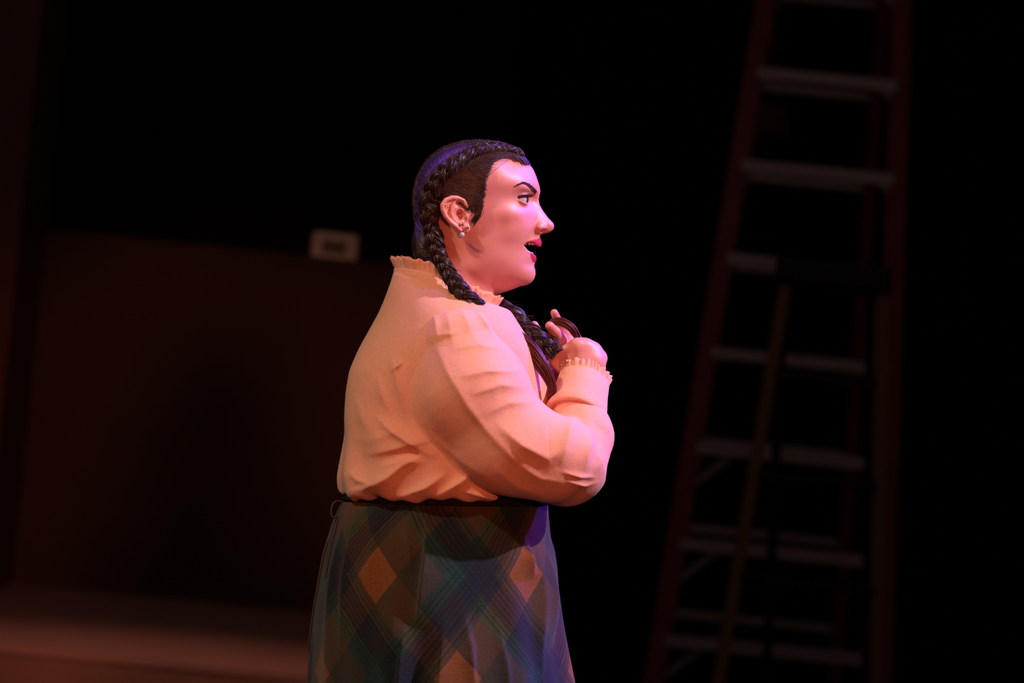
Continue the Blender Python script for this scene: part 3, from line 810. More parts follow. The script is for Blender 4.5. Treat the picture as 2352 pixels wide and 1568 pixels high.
# braid plaited along the scalp, then hanging free over the shoulder, on both sides of the head
for sg in (1, -1):
    bl = BLINE[::18]; z = capz(bl, 2) + 2
    pth = np.c_[bl, z * sg]
    bz = np.vstack([pth, [(988, 500, 100 * sg)]])
    braid('scalp_braid', bz, [16, 26, 34, 40, 42], 78, hair, seed=5 + sg, depth_dir=(-0.25, -0.75, 0.75 * sg), fibres=24)
braid_near = braid('braid', [(987,478,100),(988,500,104),(994,530,107),(1002,560,111),(1012,590,118),(1027,620,130),(1046,650,141),(1070,682,146),(1098,705,140),(1124,730,118),(1150,755,85),(1168,773,70)],
                   [36, 36, 35, 37, 38, 36, 32], 76, person, seed=21)
lock('braid_tail', [(1158,764,72),(1182,777,84),(1212,800,98),(1240,832,106),(1260,868,104),(1268,898,98),(1262,926,92)], [26, 38, 40, 33, 26, 18, 7], braid_near, seed=3, n=150)
braid_far = braid('braid', [(1000,500,-100),(1020,590,-112),(1060,650,-110),(1105,684,-85),(1140,706,-50),(1170,727,-15),(1200,751,12),(1228,774,28),(1254,794,34),(1276,808,34)],
                  [40, 42, 46, 52, 54, 54, 50, 44, 36], 98, person, seed=33, phase=1.0)
lock('braid_tail', [(1284,806,20),(1274,780,8),(1264,752,4),(1272,739,4),(1291,739,6),(1312,752,6),(1325,770,0),(1331,790,-14)], [18, 18, 16, 16, 20, 20, 16, 10], braid_far, seed=4, n=70)
# ================================================================== hands, forearms, and the body under the clothes
def finger(x, y, z, P, R): return chain(x, y, z, P, R, 2.5)
def hand_r(x, y, z):
    # back of the right hand towards the camera, fingers closing to the left round the plait
    f = chain(x, y, z, [(1325,930,62),(1340,872,6),(1342,850,-8)], [33, 27, 27], 10)
    pal = ell(x, y, z, (1338,836,-10), (54,50,31)); f = smin(f, pal, 16)
    K = [(1324,793,4), (1345,794,-6), (1364,804,-18), (1378,822,-30)]
    for k in K: f = smin(f, np.sqrt((x - k[0]) ** 2 + (y - k[1]) ** 2 + (z - k[2]) ** 2) - 14.5, 17)
    for k in K: f = smin(f, cone(x, y, z, k, (1342, 852, -10), 11, 16), 18)
    F = [([K[0], (1290,808,-2), (1272,826,-22), (1282,838,-38)], [14, 13, 11, 9.5]),
         ([K[1], (1316,800,-42), (1288,812,-55), (1276,830,-52)], [14, 13, 11.5, 9.5]),
         ([K[2], (1338,808,-58), (1308,820,-70), (1292,836,-66)], [13.5, 12.5, 11, 9]),
         ([K[3], (1360,826,-66), (1334,836,-76), (1316,848,-70)], [12.5, 11, 10, 8.5]),
         ([(1325,862,-22), (1296,850,-14), (1278,832,-14), (1272,815,-30)], [18, 15, 12.5, 10.5])]
    for P, R in F: f = smin(f, finger(x, y, z, P, R), 4)
    return f
def hand_l(x, y, z):
    # left hand behind, fingertips up through the hair
    f = chain(x, y, z, [(1270,905,-150),(1292,862,-105),(1300,838,-80)], [34, 27, 26], 10)
    f = smin(f, ell(x, y, z, (1300,808,-52), (32,40,26)), 16)
    F = [([(1304,790,-46), (1296,762,-34), (1282,738,-16), (1273,718,-2)], [13, 12, 10.5, 8.5]),
         ([(1296,800,-36), (1290,779,-14), (1276,762,4), (1262,748,16)], [14, 13.5, 12, 10]),
         ([(1318,792,-56), (1316,768,-60), (1306,750,-56), (1296,742,-44)], [12, 11, 10, 8.5]),
         ([(1326,802,-62), (1330,782,-70), (1324,768,-70), (1316,762,-62)], [11, 10, 9, 7.5]),
         ([(1282,828,-50), (1256,800,-22), (1240,772,-2), (1227,747,6)], [17, 14, 12, 10])]
    for P, R in F: f = smin(f, finger(x, y, z, P, R), 4)
    return f
RV, RF = sn_mesh(hand_r, (1225, 755, -125), (1425, 965, 110), 1.6)
LV, LF = sn_mesh(hand_l, (1190, 690, -200), (1365, 950, 60), 1.6)
NAILS = [((1272,719,-2), (-8, -13, 9))]
LEAN = math.tan(ROLL)
def lower(x, y, z):           # coarse torso, hips, arms and legs hidden by the clothes
    f = chain(x, y, z, [(1030,760,0),(1015,900,0),(1020,1100,0),(1000,1280,0)], [110, 150, 150, 165], 60)
    f = smin(f, chain(x, y, z, [(1050,690,0),(1030,780,0)], [75, 100], 40), 40)
    f = smin(f, chain(x, y, z, [(1040,790,120),(1110,900,165),(1290,1045,165),(1328,925,62)], [60, 62, 50, 30], 30), 30)
    f = smin(f, chain(x, y, z, [(1010,790,-140),(1100,930,-180),(1200,1010,-190),(1272,900,-148)], [60, 58, 48, 30], 30), 30)
    for sg in (1, -1):
        f = smin(f, chain(x, y, z, [(1000,1300,85 * sg),(965,1800,85 * sg),(920,2440,85 * sg)], [115, 72, 40], 40), 50)
        f = smin(f, chain(x, y, z, [(920,2440,85 * sg),(985,2530,90 * sg)], [38, 26], 20), 20)
    return f
BV, BF = sn_mesh(lower, (800, 620, -270), (1400, 2580, 270), 8.0)
AB = Acc(); AB.add(HV, HF); AB.add(RV, RF); AB.add(LV, LF); AB.add(BV, BF)
body = fig_obj('body', *AB.get(), M_SKIN, person)
def hand_cols(V):
    c = np.tile(np.array([0.70, 0.29, 0.215]), (len(V), 1))
    return c
cl = hand_cols(LV)
for tip in ((1273,718,-2), (1262,748,16), (1227,747,6)):
    d = np.linalg.norm(LV - np.array(tip), axis=1); m_ = 0.5 * np.exp(-(d / 16) ** 2)[:, None]; cl = cl * (1 - m_) + np.array([0.66, 0.17, 0.14]) * m_
cr = hand_cols(RV)
for k in ((1318,790,6), (1341,788,0), (1362,797,-10), (1379,814,-24)):
    d = np.linalg.norm(RV - np.array(k), axis=1); m_ = 0.3 * np.exp(-(d / 9) ** 2)[:, None]; cr = cr * (1 - m_) + np.array([0.66, 0.22, 0.17]) * m_
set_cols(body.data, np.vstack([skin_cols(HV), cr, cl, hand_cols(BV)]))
tag(body, None)
# ================================================================== blouse
def linen(name, col, weave=2600, wr=0.22):
    mt, nt, b = mat(name)
    tc = nt.nodes.new('ShaderNodeTexCoord')
    mp = nt.nodes.new('ShaderNodeMapping'); mp.inputs['Scale'].default_value = (1, 1, 1)
    nt.links.new(tc.outputs['Object'], mp.inputs['Vector'])
    hs = []
    for sc in ((260, 260, 2200), (2200, 900, 260)):              # slubs along both thread directions
        m2 = nt.nodes.new('ShaderNodeMapping'); m2.inputs['Scale'].default_value = [v / 100 for v in sc]; m2.inputs['Rotation'].default_value = (0, 0.5, 0)
        nt.links.new(tc.outputs['Object'], m2.inputs['Vector'])
        n = nt.nodes.new('ShaderNodeTexNoise'); n.inputs['Scale'].default_value = 60; n.inputs['Detail'].default_value = 4
        nt.links.new(m2.outputs['Vector'], n.inputs['Vector']); hs.append(n)
    ad = nt.nodes.new('ShaderNodeMath'); ad.operation = 'ADD'
    nt.links.new(hs[0].outputs['Fac'], ad.inputs[0]); nt.links.new(hs[1].outputs['Fac'], ad.inputs[1])
    n3 = nt.nodes.new('ShaderNodeTexNoise'); n3.inputs['Scale'].default_value = 34; n3.inputs['Detail'].default_value = 5; n3.inputs['Distortion'].default_value = 0.1
    nt.links.new(tc.outputs['Object'], n3.inputs['Vector'])
    b1 = nt.nodes.new('ShaderNodeBump'); b1.inputs['Strength'].default_value = 0.18; b1.inputs['Distance'].default_value = 0.0008
    b2 = nt.nodes.new('ShaderNodeBump'); b2.inputs['Strength'].default_value = wr; b2.inputs['Distance'].default_value = 0.006
    nt.links.new(ad.outputs[0], b1.inputs['Height']); nt.links.new(n3.outputs['Fac'], b2.inputs['Height']); nt.links.new(b2.outputs['Normal'], b1.inputs['Normal'])
    nt.links.new(b1.outputs['Normal'], b.inputs['Normal'])
    mr = nt.nodes.new('ShaderNodeMapRange'); mr.inputs[1].default_value = 0.7; mr.inputs[2].default_value = 1.3; mr.inputs[3].default_value = 0.86; mr.inputs[4].default_value = 1.1
    nt.links.new(ad.outputs[0], mr.inputs[0])
    mx = nt.nodes.new('ShaderNodeVectorMath'); mx.operation = 'SCALE'; mx.inputs[0].default_value = col
    nt.links.new(mr.outputs[0], mx.inputs['Scale']); nt.links.new(mx.outputs[0], b.inputs['Base Color'])
    b.inputs['Roughness'].default_value = 0.85; b.inputs['Specular IOR Level'].default_value = 0.15
    b.inputs['Sheen Weight'].default_value = 0.08
    return mt
M_BLOUSE = linen('peach_linen', (0.78, 0.385, 0.232))
def tab(xs, ys, lo, hi, s=12):
    v = np.arange(lo, hi + 1.0); r = np.interp(v, xs, ys)
    k = np.exp(-np.arange(-3 * s, 3 * s + 1) ** 2 / (2 * s * s)); k /= k.sum()
    r = np.convolve(np.pad(r, 3 * s, mode='edge'), k, mode='valid')
    return lambda q: np.interp(q, v, r)
YAW = math.radians(20); CY_, SY_ = math.cos(YAW), math.sin(YAW)
UB = tab([600,640,680,720,760,800,850,900,950,1000,1030,1060,1090,1110,1135,1160], [910,901,885,867,845,823,802,794,791,791,787,782,777,778,784,795], 560, 1220, 8)
UF = tab([600,640,700,760,800,850,900,950,1000,1060,1100,1160], [1130,1138,1165,1202,1232,1256,1264,1268,1266,1260,1258,1256], 560, 1220, 12)
BW = tab([600,640,665,690,720,760,800,900,1000,1060,1110,1150], [80,92,125,165,200,224,231,226,218,222,224,212], 560, 1220, 10)
# folds: crest line, height, reach above/right of it, reach below/left of it (photo pixels)
TFOLD = [([(835,1040),(898,1028),(1000,1002)], 9, 34, 9), ([(790,1130),(839,1117),(890,1092),(930,1062),(985,1036)], 15, 10, 26), ([(912,1138),(981,1112),(1035,1076)], 11, 8, 18),
         ([(995,1138),(1060,1100),(1098,1070)], 10, 7, 16), ([(800,1000),(850,1006),(940,982)], 6, 34, 26), ([(1056,1116),(1110,1132),(1186,1149)], 10, 5, 7),
         ([(862,945),(905,985),(960,1020),(1010,1048)], 8, 16, 8), ([(900,800),(912,850),(925,900),(938,965)], 5, 14, 8), ([(902,852),(917,840),(934,826)], 4, 3, 4),
         ([(872,850),(885,910),(905,950)], 4, 8, 12), ([(800,1075),(828,1098),(862,1104)], 6, 14, 8), ([(870,1070),(930,1050),(990,1056)], 6, 8, 14), ([(820,900),(838,960),(860,1000)], 3, 16, 12)]
def seg2t(x, y, P):
    P = np.asarray(P, float); L = np.r_[0, np.cumsum(np.linalg.norm(np.diff(P, axis=0), axis=1))]; bd = np.full(x.shape, 1e18); bt = np.zeros(x.shape); bs = np.zeros(x.shape)
    for i in range(len(P) - 1):
        d = P[i + 1] - P[i]; t = np.clip(((x - P[i, 0]) * d[0] + (y - P[i, 1]) * d[1]) / (d @ d), 0, 1)
        q = (x - P[i, 0] - t * d[0]) ** 2 + (y - P[i, 1] - t * d[1]) ** 2
        m_ = q < bd; bd = np.where(m_, q, bd); bs = np.where(m_, d[0] * (y - P[i, 1]) - d[1] * (x - P[i, 0]), bs); bt = np.where(m_, (L[i] + t * (L[i + 1] - L[i])) / L[-1], bt)
    return np.sqrt(bd), bt, bs
def folds(x, y, z, FL):
    r = np.zeros_like(x)
    for P, a, sa, sb in FL:
        d, t, sg = seg2t(x, y, P); t = np.clip(np.minimum(t, 1 - t) / 0.5, 0, 1); e_ = 1.2 + 0.09 * (sa + sb)
        k = np.where(sg > 0, sb, sa)
        r += a * np.exp(-(np.sqrt(d * d + e_ * e_) - e_) / k) * np.sqrt(t) * (1 - (1 - t) ** 3)
    return r * np.clip((z - 10) / 60, 0, 1)
def noise3(x, y, z, seed, sc):
    r_ = np.random.default_rng(seed); o = np.zeros_like(x)
    for k in range(7):
        d = r_.normal(0, 1, 3); d /= np.linalg.norm(d); w_ = r_.uniform(0.6, 1.8) / sc
        o += np.sin((x * d[0] + y * d[1] + z * d[2]) * w_ + r_.uniform(0, 6.28))
    return o / 7
def torso(x, y, z):
    ub, uf, bw = UB(y), UF(y), BW(y)
    e = (uf - ub) / 2; c = (uf + ub) / 2
    a = np.sqrt(np.maximum(e * e - (bw * SY_) ** 2, 900)) / CY_
    dx = x - c
    p = dx * CY_ - z * SY_; q = dx * SY_ + z * CY_
    rr_ = np.sqrt((p / a) ** 2 + (q / bw) ** 2)
    f = (rr_ - 1) * np.minimum(a, bw) * 0.92
    th = np.arctan2(q, p)
    hang = np.clip((y - 960) / 150, 0, 1)
    f = f - 1.6 * folds(x, y, z, TFOLD) - 3.0 * noise3(x, y, z, 4, 26) * np.clip((y - 880) / 150, 0.25, 1) - hang * 4 * np.sin(th * 13 + y * 0.012)
    bot = 1141 + 4 * np.sin(th * 9) + 3 * np.sin(th * 23 + 1)
    f = smax(f, y - bot, 16)
    f = smax(f, 622 + (x - 900) * 0.33 - y, 8)
    return f
TV, TF = sn_mesh(torso, (760, 600, -250), (1300, 1165, 250), 3.0)
blouse = fig_obj('blouse', TV, TF, M_BLOUSE, person)
SFOLD = [([(986,728),(1000,780),(1029,848),(1076,927),(1116,979),(1175,1042),(1245,1098)], 8, 30, 8), ([(950,920),(1000,1000),(1060,1050),(1140,1100)], 4, 14, 14),
         ([(1045,866),(1120,848),(1200,852)], 6, 18, 8), ([(1080,905),(1150,880),(1215,886)], 6, 18, 9), ([(1108,950),(1170,920),(1240,918)], 5, 16, 10), ([(1030,805),(1100,790),(1175,802)], 4.5, 16, 8),
         ([(1130,955),(1200,1014),(1256,1044),(1310,1010)], 9, 26, 13), ([(1315,940),(1302,1000),(1282,1066)], 8, 10, 16), ([(1349,950),(1354,1010),(1336,1078)], 8, 9, 16), ([(1376,985),(1379,1050),(1350,1102)], 6, 9, 13),
         ([(1282,1072),(1330,1087),(1370,1088)], 4, 5, 4), ([(1290,1094),(1340,1108),(1374,1098)], 4, 5, 4), ([(1190,1060),(1240,1090),(1300,1100)], 5, 12, 12), ([(1130,1060),(1190,1110),(1260,1135)], 4, 14, 14),
         ([(996,704),(1003,740),(1010,790)], 3.5, 9, 6), ([(1022,698),(1034,735),(1046,800)], 2.2, 12, 8), ([(1050,694),(1072,728),(1096,790)], 2.6, 13, 9), ([(1080,698),(1112,730),(1145,785)], 6, 12, 8), ([(992,774),(1030,767),(1070,763)], 2.5, 5, 8)]
def sleeve_n(x, y, z):
    f = chain(x, y, z, [(1052,797,150),(1086,900,178),(1164,1012,192),(1264,1048,188)], [92, 124, 110, 100], 30)
    g = chain(x, y, z, [(1298,1058,138),(1333,1000,95),(1324,938,68)], [99, 68, 56], 34)
    f = smin(f, g, 12)
    kk = 2 + 34 * np.clip((y - 770) / 110, 0, 1) * np.clip((1120 - x) / 90, 0, 1)
    f = f - 1.4 * folds(x, y, z, SFOLD) - 2.0 * noise3(x, y, z, 8, 22)
    return smin(f, torso(x, y, z) + 4.0, kk)
SV, SF = sn_mesh(sleeve_n, (890, 670, 10), (1430, 1185, 345), 2.7)
fig_obj('sleeve', SV, SF, M_BLOUSE, blouse)
def sleeve_f(x, y, z):
    f = chain(x, y, z, [(1030,800,-150),(1085,900,-185),(1150,990,-195),(1205,1010,-190)], [90, 105, 95, 86], 40)
    f = smin(f, chain(x, y, z, [(1205,1010,-190),(1245,960,-165),(1268,905,-145)], [86, 66, 52], 30), 20)
    return f - 3.0 * noise3(x, y, z, 9, 22)
SV2, SF2 = sn_mesh(sleeve_f, (920, 690, -310), (1330, 1130, -60), 5.0)
fig_obj('sleeve', SV2, SF2, M_BLOUSE, blouse)
# ---- cuffs: a turned band with a frill on its upper rim
def cuff(base, top, r0, r1, parent, seed=1, squash=0.9, frill=13, ref=(1, 0.25, 0)):
    base = np.array(base, float); top = np.array(top, float); d = top - base; L = np.linalg.norm(d); d /= L
    e1 = np.array(ref, float); e1 -= d * e1.dot(d); e1 /= np.linalg.norm(e1); e2 = np.cross(d, e1)
    n = 160; a = np.linspace(0, 2 * math.pi, n, endpoint=False)
    r_ = np.random.default_rng(seed)
    def ring(t, rad): return base + d * (t * L) + (np.cos(a)[:, None] * e1 + np.sin(a)[:, None] * e2 * squash) * (rad if np.ndim(rad) else np.full(n, rad))[:, None]
    wob = 1.6 * np.sin(3 * a + 1) + 1.2 * np.sin(5 * a)
    prof = [(-0.08, r0 - 9), (-0.14, r0 - 2), (-0.15, r0 + 6), (-0.09, r0 + 9), (0.06, r0 + 6), (0.5, (r0 + r1) / 2 + 2), (0.86, r1 + 1.5), (0.90, r1 - 1.0), (0.93, r1 - 1.0)]
    V = np.vstack([ring(t, rr_ + wob) for t, rr_ in prof]); m_ = len(prof)
    i, j = np.meshgrid(np.arange(m_ - 1), np.arange(n), indexing='ij')
    q = np.stack([i * n + j, i * n + (j + 1) % n, (i + 1) * n + (j + 1) % n, (i + 1) * n + j], -1).reshape(-1, 4)
    c = fig_obj('cuff', V, q, M_BLOUSE, parent)
    # frill
    n = 420; a = np.linspace(0, 2 * math.pi, n, endpoint=False)
    ph = np.cumsum(1 + 0.35 * np.sin(a * 5 + 1) + 0.25 * np.sin(a * 11)) ; ph *= 2 * math.pi * 30 / ph[-1]
    rows = []
    for t, rad, am in ((0.90, r1 - 1, 0.2), (0.96, r1 + 0.5, 1.3), (1.0, r1 + 1.5, 2.4), (1.0 + frill * 0.6 / L, r1 + 2.0, 3.0), (1.0 + frill / L, r1 + 2.0, 3.4)):
        rows.append(ring(t, rad + am * np.sin(ph) + np.interp(a, a, 1.6 * np.sin(3 * a + 1) + 1.2 * np.sin(5 * a))) + d * (am * 0.4 * np.sin(ph * 0.5 + 1))[:, None])
    inner = [r - (r - (base + d * ((r - base) @ d)[:, None])) * 0.02 for r in rows[::-1]]
    rows = rows + inner; V = np.vstack(rows); m_ = len(rows)
    i, j = np.meshgrid(np.arange(m_ - 1), np.arange(n), indexing='ij')
    q = np.stack([i * n + j, i * n + (j + 1) % n, (i + 1) * n + (j + 1) % n, (i + 1) * n + j], -1).reshape(-1, 4)
    fig_obj('cuff_frill', V, q, M_BLOUSE, parent)
cuff((1322,944,76), (1342,866,4), 62, 57, blouse, frill=8)
cuff((1266,908,-150), (1290,866,-108), 50, 46, blouse, seed=2)
# ---- stand collar with a ruffle: closed ring leaning forward
def ring3(P, n): 
    P = np.array(P, float); Q = np.vstack([P[-3:], P, P[:3]]); sp = smoothpath(Q, 6000)
    i0 = np.argmin(np.linalg.norm(sp[:3000] - P[0], axis=1)); i1 = 3000 + np.argmin(np.linalg.norm(sp[3000:] - P[0], axis=1))
    seg = sp[i0:i1]; idx = np.linspace(0, len(seg), n, endpoint=False).astype(int); return seg[idx]
def mir(P): return P + [(x, y - 4, -z) for x, y, z in P[-2:0:-1]]
CB = mir([(906,640,0),(940,646,72),(998,658,112),(1050,690,118),(1102,714,84),(1140,724,0)])
CM = mir([(907,618,0),(936,620,64),(994,632,99),(1047,664,103),(1100,694,72),(1143,706,0)])
CT = mir([(899,590,0),(930,592,66),(992,605,103),(1048,638,106),(1104,664,76),(1157,685,0)])
n = 700
rb0, rm, rt2 = ring3(CB, n), ring3(CM, n), ring3(CT, n)
cen = rb0.mean(0)
outd = rm - rm.mean(0); outd[:, 1] = 0; outd /= np.linalg.norm(outd, axis=1, keepdims=True)
ph = np.linspace(0, 2 * math.pi, n, endpoint=False); wv = np.cumsum(1 + 0.4 * np.sin(ph * 7) + 0.3 * np.sin(ph * 13 + 2)); wv *= 2 * math.pi * 46 / wv[-1]
rows = [rb0 + outd * 2, rb0 * 0.5 + rm * 0.5 + outd * 3, rm + outd * 2.5, rm + outd * 0.5 + (rt2 - rm) * 0.08]
for t, am in ((0.25, 1.0), (0.5, 2.0), (0.75, 2.8), (1.0, 3.4)):
    rows.append(rm + (rt2 - rm) * t + outd * (am * (0.65 - 0.35 * np.cos(ph)) * np.sin(wv) + 1.5 * am * np.sin(ph * 9 + 1) * 0.5)[:, None] + np.array([0, 1.0, 0]) * (am * 0.7 * np.sin(wv * 0.5 + 0.8))[:, None])
def strip(rows, n):
    inner = [r - outd * 2.0 for r in rows[::-1]]
    R_ = rows + inner; V = np.vstack(R_); m_ = len(R_)
    i, j = np.meshgrid(np.arange(m_ - 1), np.arange(n), indexing='ij')
    return V, np.stack([i * n + j, i * n + (j + 1) % n, (i + 1) * n + (j + 1) % n, (i + 1) * n + j], -1).reshape(-1, 4)
col_ = fig_obj('collar', *strip(rows[:4], n), M_BLOUSE, blouse)
fig_obj('collar_ruffle', *strip(rows[3:], n), M_BLOUSE, blouse)
# ================================================================== plaid skirt
def plaid():
    mt, nt, b = mat('wool_plaid')
    N = nt.nodes; Lk = nt.links
    at_ = N.new('ShaderNodeAttribute'); at_.attribute_name = 'plaid'
    sp = N.new('ShaderNodeSeparateXYZ'); Lk.new(at_.outputs['Vector'], sp.inputs[0])
    def math_(op, a, b_=None, c=None):
        m_ = N.new('ShaderNodeMath'); m_.operation = op
        for i, v in enumerate((a, b_, c)):
            if v is None: continue
            if isinstance(v, (int, float)): m_.inputs[i].default_value = v
            else: Lk.new(v, m_.inputs[i])
        return m_.outputs[0]
    nz = N.new('ShaderNodeTexNoise'); nz.inputs['Scale'].default_value = 0.9; nz.inputs['Detail'].default_value = 4
    Lk.new(at_.outputs['Vector'], nz.inputs['Vector'])
    nzf = N.new('ShaderNodeTexNoise'); nzf.inputs['Scale'].default_value = 24; nzf.inputs['Detail'].default_value = 4
    Lk.new(at_.outputs['Vector'], nzf.inputs['Vector'])
    jit = math_('MULTIPLY', math_('SUBTRACT', nz.outputs['Fac'], 0.5), 0.16)
    jit = math_('ADD', jit, math_('MULTIPLY', math_('SUBTRACT', nzf.outputs['Fac'], 0.5), 0.05))
    a = math_('ADD', math_('ADD', sp.outputs[0], sp.outputs[1]), jit); c = math_('SUBTRACT', math_('ADD', sp.outputs[0], jit), sp.outputs[1])
    OR, OL, TE, NA = (0.17, 0.055, 0.010), (0.030, 0.026, 0.014), (0.005, 0.036, 0.026), (0.006, 0.009, 0.016)
    def bands(v):
        f = math_('FRACT', math_('DIVIDE', v, 3.0))
        r = N.new('ShaderNodeValToRGB'); r.color_ramp.interpolation = 'CONSTANT'
        els = r.color_ramp.elements; els[0].position = 0; els[0].color = (*OR, 1); els[1].position = 0.28; els[1].color = (*OL, 1)
        for p, cc in ((0.58, TE), (0.72, NA), (0.90, OL)):
            e = els.new(p); e.color = (*cc, 1)
        Lk.new(f, r.inputs[0]); return r.outputs[0], f
    ca, fa = bands(a); cb, fb = bands(c)
    mx = N.new('ShaderNodeMix'); mx.data_type = 'RGBA'; mx.inputs['Factor'].default_value = 0.5
    Lk.new(ca, mx.inputs['A']); Lk.new(cb, mx.inputs['B'])
    dk = N.new('ShaderNodeMix'); dk.data_type = 'RGBA'; dk.blend_type = 'DARKEN'; dk.inputs['Factor'].default_value = 1.0
    Lk.new(ca, dk.inputs['A']); Lk.new(cb, dk.inputs['B'])
    m2 = N.new('ShaderNodeMix'); m2.data_type = 'RGBA'; m2.inputs['Factor'].default_value = 0.36
    Lk.new(dk.outputs['Result'], m2.inputs['A']); Lk.new(mx.outputs['Result'], m2.inputs['B']); mx = m2
    # dark pinstripes inside the navy bands of both directions
    def pin(v, f):
        st_ = math_('GREATER_THAN', math_('SINE', math_('MULTIPLY', v, 2 * math.pi * 8.5)), 0.1)
        inb = math_('MULTIPLY', math_('GREATER_THAN', f, 0.62), math_('LESS_THAN', f, 0.97))
        return math_('MULTIPLY', st_, inb)
    pk = math_('SUBTRACT', 1.0, math_('MULTIPLY', math_('MAXIMUM', pin(a, fa), pin(c, fb)), 0.42))
    fz = math_('ADD', 0.55, math_('MULTIPLY', nzf.outputs['Fac'], 0.9))
    sc = N.new('ShaderNodeVectorMath'); sc.operation = 'SCALE'; Lk.new(mx.outputs['Result'], sc.inputs[0]); Lk.new(math_('MULTIPLY', pk, fz), sc.inputs['Scale'])
    Lk.new(sc.outputs[0], b.inputs['Base Color'])
    bp = N.new('ShaderNodeBump'); bp.inputs['Strength'].default_value = 0.35; bp.inputs['Distance'].default_value = 0.0015
    Lk.new(nzf.outputs['Fac'], bp.inputs['Height']); Lk.new(bp.outputs['Normal'], b.inputs['Normal'])
    b.inputs['Roughness'].default_value = 0.95; b.inputs['Specular IOR Level'].default_value = 0.1; b.inputs['Sheen Weight'].default_value = 0.15; b.inputs['Sheen Roughness'].default_value = 0.6
    return mt
M_PLAID = plaid()
KL = tab([1110,1140,1160,1200,1250,1300,1350,1400,1450,1500,1568,1800,2200], [806,796,780,763,749,739,731,725,721,718,715,690,630], 1100, 2210, 6)
KR = tab([1110,1150,1200,1235,1262,1300,1350,1400,1450,1500,1568,1800,2200], [1252,1258,1262,1266,1275,1281,1285,1292,1300,1309,1322,1352,1372], 1100, 2210, 6)
KB = tab([1110,1150,1250,1400,1568,1800,2200], [196,205,232,268,300,330,370], 1100, 2210, 10)
KFOLD = [([(986,1172),(983,1260),(973,1340),(962,1430)], 14, 30, 3), ([(935,1165),(948,1240),(952,1310)], 7, 8, 16), ([(880,1160),(862,1260),(845,1420)], 6, 20, 20),
         ([(1200,1222),(1210,1262),(1222,1320)], 12, 4, 16), ([(1246,1240),(1256,1300),(1262,1380),(1268,1480)], 16, 4, 22), ([(1232,1235),(1238,1330),(1240,1450),(1246,1600)], 6, 10, 10),
         ([(1065,1370),(1085,1470),(1098,1620)], 9, 7, 20), ([(1030,1390),(1016,1500),(1005,1640)], 9, 18, 8), ([(802,1160),(776,1300),(758,1520)], 7, 8, 14), ([(824,1165),(802,1300),(788,1520)], 6, 16, 8), ([(940,1410),(930,1500),(922,1640)], 9, 14, 6),
         ([(1140,1400),(1160,1500),(1175,1640)], 8, 8, 18)]
nt_, nv_ = 720, 240
th = np.linspace(0, 2 * math.pi, nt_, endpoint=False); vs = np.linspace(1122, 2200, nv_)
TH, VV = np.meshgrid(th, vs)                         # th = 0 faces the camera, +90 deg to the right
e_ = (KR(VV) - KL(VV)) / 2; c_ = (KR(VV) + KL(VV)) / 2; b_ = KB(VV)
U_ = c_ + e_ * np.sin(TH); W_ = b_ * np.cos(TH)
nx = np.sin(TH) / e_; nz_ = np.cos(TH) / b_; nn = np.sqrt(nx ** 2 + nz_ ** 2); nx /= nn; nz_ /= nn
gr = np.clip((VV - 1150) / 420, 0, 1.6)
disp = gr * (9 * np.sin(TH * 11 + 0.7 * np.sin(TH * 3)) + 5 * np.sin(TH * 19 + 2)) * np.where(np.cos(TH) > 0, 0.6, 1.0)
disp = disp + folds(U_.ravel(), VV.ravel(), W_.ravel(), [(P, a * 1.7, sa, sb) for P, a, sa, sb in KFOLD]).reshape(U_.shape)
V = np.stack([U_ + nx * disp, VV, W_ + nz_ * disp], -1).reshape(-1, 3)
i, j = np.meshgrid(np.arange(nv_ - 1), np.arange(nt_), indexing='ij')
q = np.stack([i * nt_ + j, i * nt_ + (j + 1) % nt_, (i + 1) * nt_ + (j + 1) % nt_, (i + 1) * nt_ + j], -1).reshape(-1, 4)
Vi = V.copy(); Vi[:, 0] -= (nx * 4).ravel(); Vi[:, 2] -= (nz_ * 4).ravel()
skirt = fig_obj('skirt', np.vstack([V, Vi]), np.vstack([q, q[:, ::-1] + len(V)]), M_PLAID, person, flip=False)
pa = skirt.data.attributes.new('plaid', 'FLOAT_VECTOR', 'POINT')
tw = ((TH + math.pi) % (2 * math.pi)) - math.pi
up_ = (1010 + (e_ * 0.35 + 290 * 0.65) * tw - 872) / 125 + 0.25; vp_ = (VV - 1345) / 150 + 0.25
pl = np.stack([up_ + 0.25, vp_, np.zeros_like(up_)], -1).reshape(-1, 3)
pa.data.foreach_set('vector', np.vstack([pl, pl]).astype(np.float32).ravel())
M_BAND = simple('black_waistband', (0.010, 0.009, 0.009), 0.85, spec=0.1)
rows = []
for v, o in ((1118, -3), (1122, 3), (1134, 4), (1148, 4), (1152, 2), (1152, -3)):
    e1, c1, b1 = (KR(v) - KL(v)) / 2, (KR(v) + KL(v)) / 2, KB(v)
    rows.append(np.stack([c1 + (e1 + o) * np.sin(th), np.full(nt_, float(v)) + 6 * np.sin(th), (b1 + o) * np.cos(th)], -1))
V = np.vstack(rows); i, j = np.meshgrid(np.arange(5), np.arange(nt_), indexing='ij')
q = np.stack([i * nt_ + j, i * nt_ + (j + 1) % nt_, (i + 1) * nt_ + (j + 1) % nt_, (i + 1) * nt_ + j], -1).reshape(-1, 4)
fig_obj('waistband', V, q, M_BAND, skirt, flip=False)
A = Acc()
A.add(*tube(smoothpath([(796,1150,30),(772,1150,50),(764,1168,60),(768,1185,62),(785,1178,55),(800,1165,50)], 40), 2.2, 6))
A.add(*tube(smoothpath([(786,1165,20),(768,1210,40),(748,1260,45),(734,1330,45),(722,1400,45),(713,1470,45),(712,1492,45)], 50), 3.0, 6))
A.add(*tube(smoothpath([(790,1165,60),(776,1200,80),(762,1260,95),(752,1320,100)], 40), 2.2, 6))
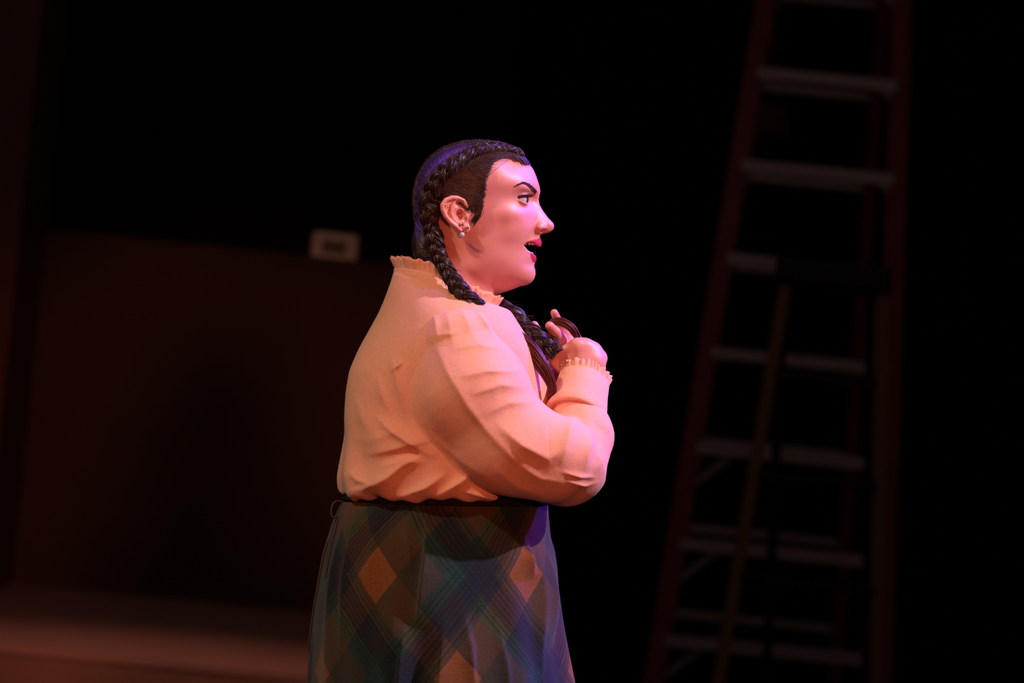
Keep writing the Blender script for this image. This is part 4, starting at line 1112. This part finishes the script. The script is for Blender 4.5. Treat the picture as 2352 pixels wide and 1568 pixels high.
fig_obj('waist_tie', *A.get(), simple('tie_cord', (0.05, 0.03, 0.022), 0.8), skirt)
# shoes under the hem
M_SHOE = simple('dark_leather', (0.03, 0.016, 0.012), 0.4)
def shoe(sg):
    def f(x, y, z):
        g = chain(x, y, z, [(905,2500,85*sg),(930,2525,85*sg),(1000,2540,92*sg),(1035,2546,95*sg)], [46, 44, 40, 30], 25)
        g = smax(g, y - (2572 - (x - 900) * 0.0998), 4)
        return smax(g, -(chain(x, y, z, [(915,2400,85*sg),(915,2490,85*sg)], [36, 36], 10)), 4)
    V, F_ = sn_mesh(f, (840, 2430, 85*sg-70), (1090, 2600, 85*sg+75), 4)
    fig_obj('shoe', V, F_, M_SHOE, person)
shoe(1); shoe(-1)
# ------------------------------------------------------------------ earrings
M_GOLD = simple('gold', (0.85, 0.55, 0.22), 0.2, metal=1.0)
M_SILVER = simple('silver', (0.75, 0.72, 0.75), 0.15, metal=1.0)
M_PEARL = simple('pale_bead', (0.62, 0.55, 0.60), 0.25)
def torus(c, R, r, nrm, n=28, k=8):
    nrm = np.array(nrm, float); nrm /= np.linalg.norm(nrm); e1 = np.cross(nrm, [0.3, 0.9, 0.2]); e1 /= np.linalg.norm(e1); e2 = np.cross(nrm, e1)
    a = np.linspace(0, 2 * math.pi, n + 1); P = np.array(c) + R * (np.cos(a)[:, None] * e1 + np.sin(a)[:, None] * e2)
    return tube(P, r, k)
def bead(c, r): return uv_sphere(c, r, 20, 14)[:2]
fig_obj('helix_ring', *torus((1027,478,124), 6.5, 1.0, (0.9, 0.2, 0.3)), M_GOLD, person)
A = Acc()
for d in ((1027,470,131), (1028.5,475,132), (1030,481,131)): A.add(*bead(d, 1.8))
fig_obj('helix_bead', *A.get(), M_GOLD, person)
fig_obj('ear_stud', *bead((1031,500,124), 2.2), M_SILVER, person)
fig_obj('lobe_hoop', *torus((1061,521,113), 8, 1.1, (0.8, 0.3, 0.2)), M_SILVER, person)
fig_obj('lobe_hoop', *torus((1067,519,113), 8, 1.1, (0.8, 0.3, 0.2)), M_SILVER, person)
fig_obj('lobe_stud', *bead((1075,526,113), 4.2), M_GOLD, person)
fig_obj('drop_bead', *bead((1061,541,108), 7.5), M_PEARL, person)
tag(person, 'woman in peach ruffled blouse and plaid skirt clutching her braid, mouth open, facing right', 'person')
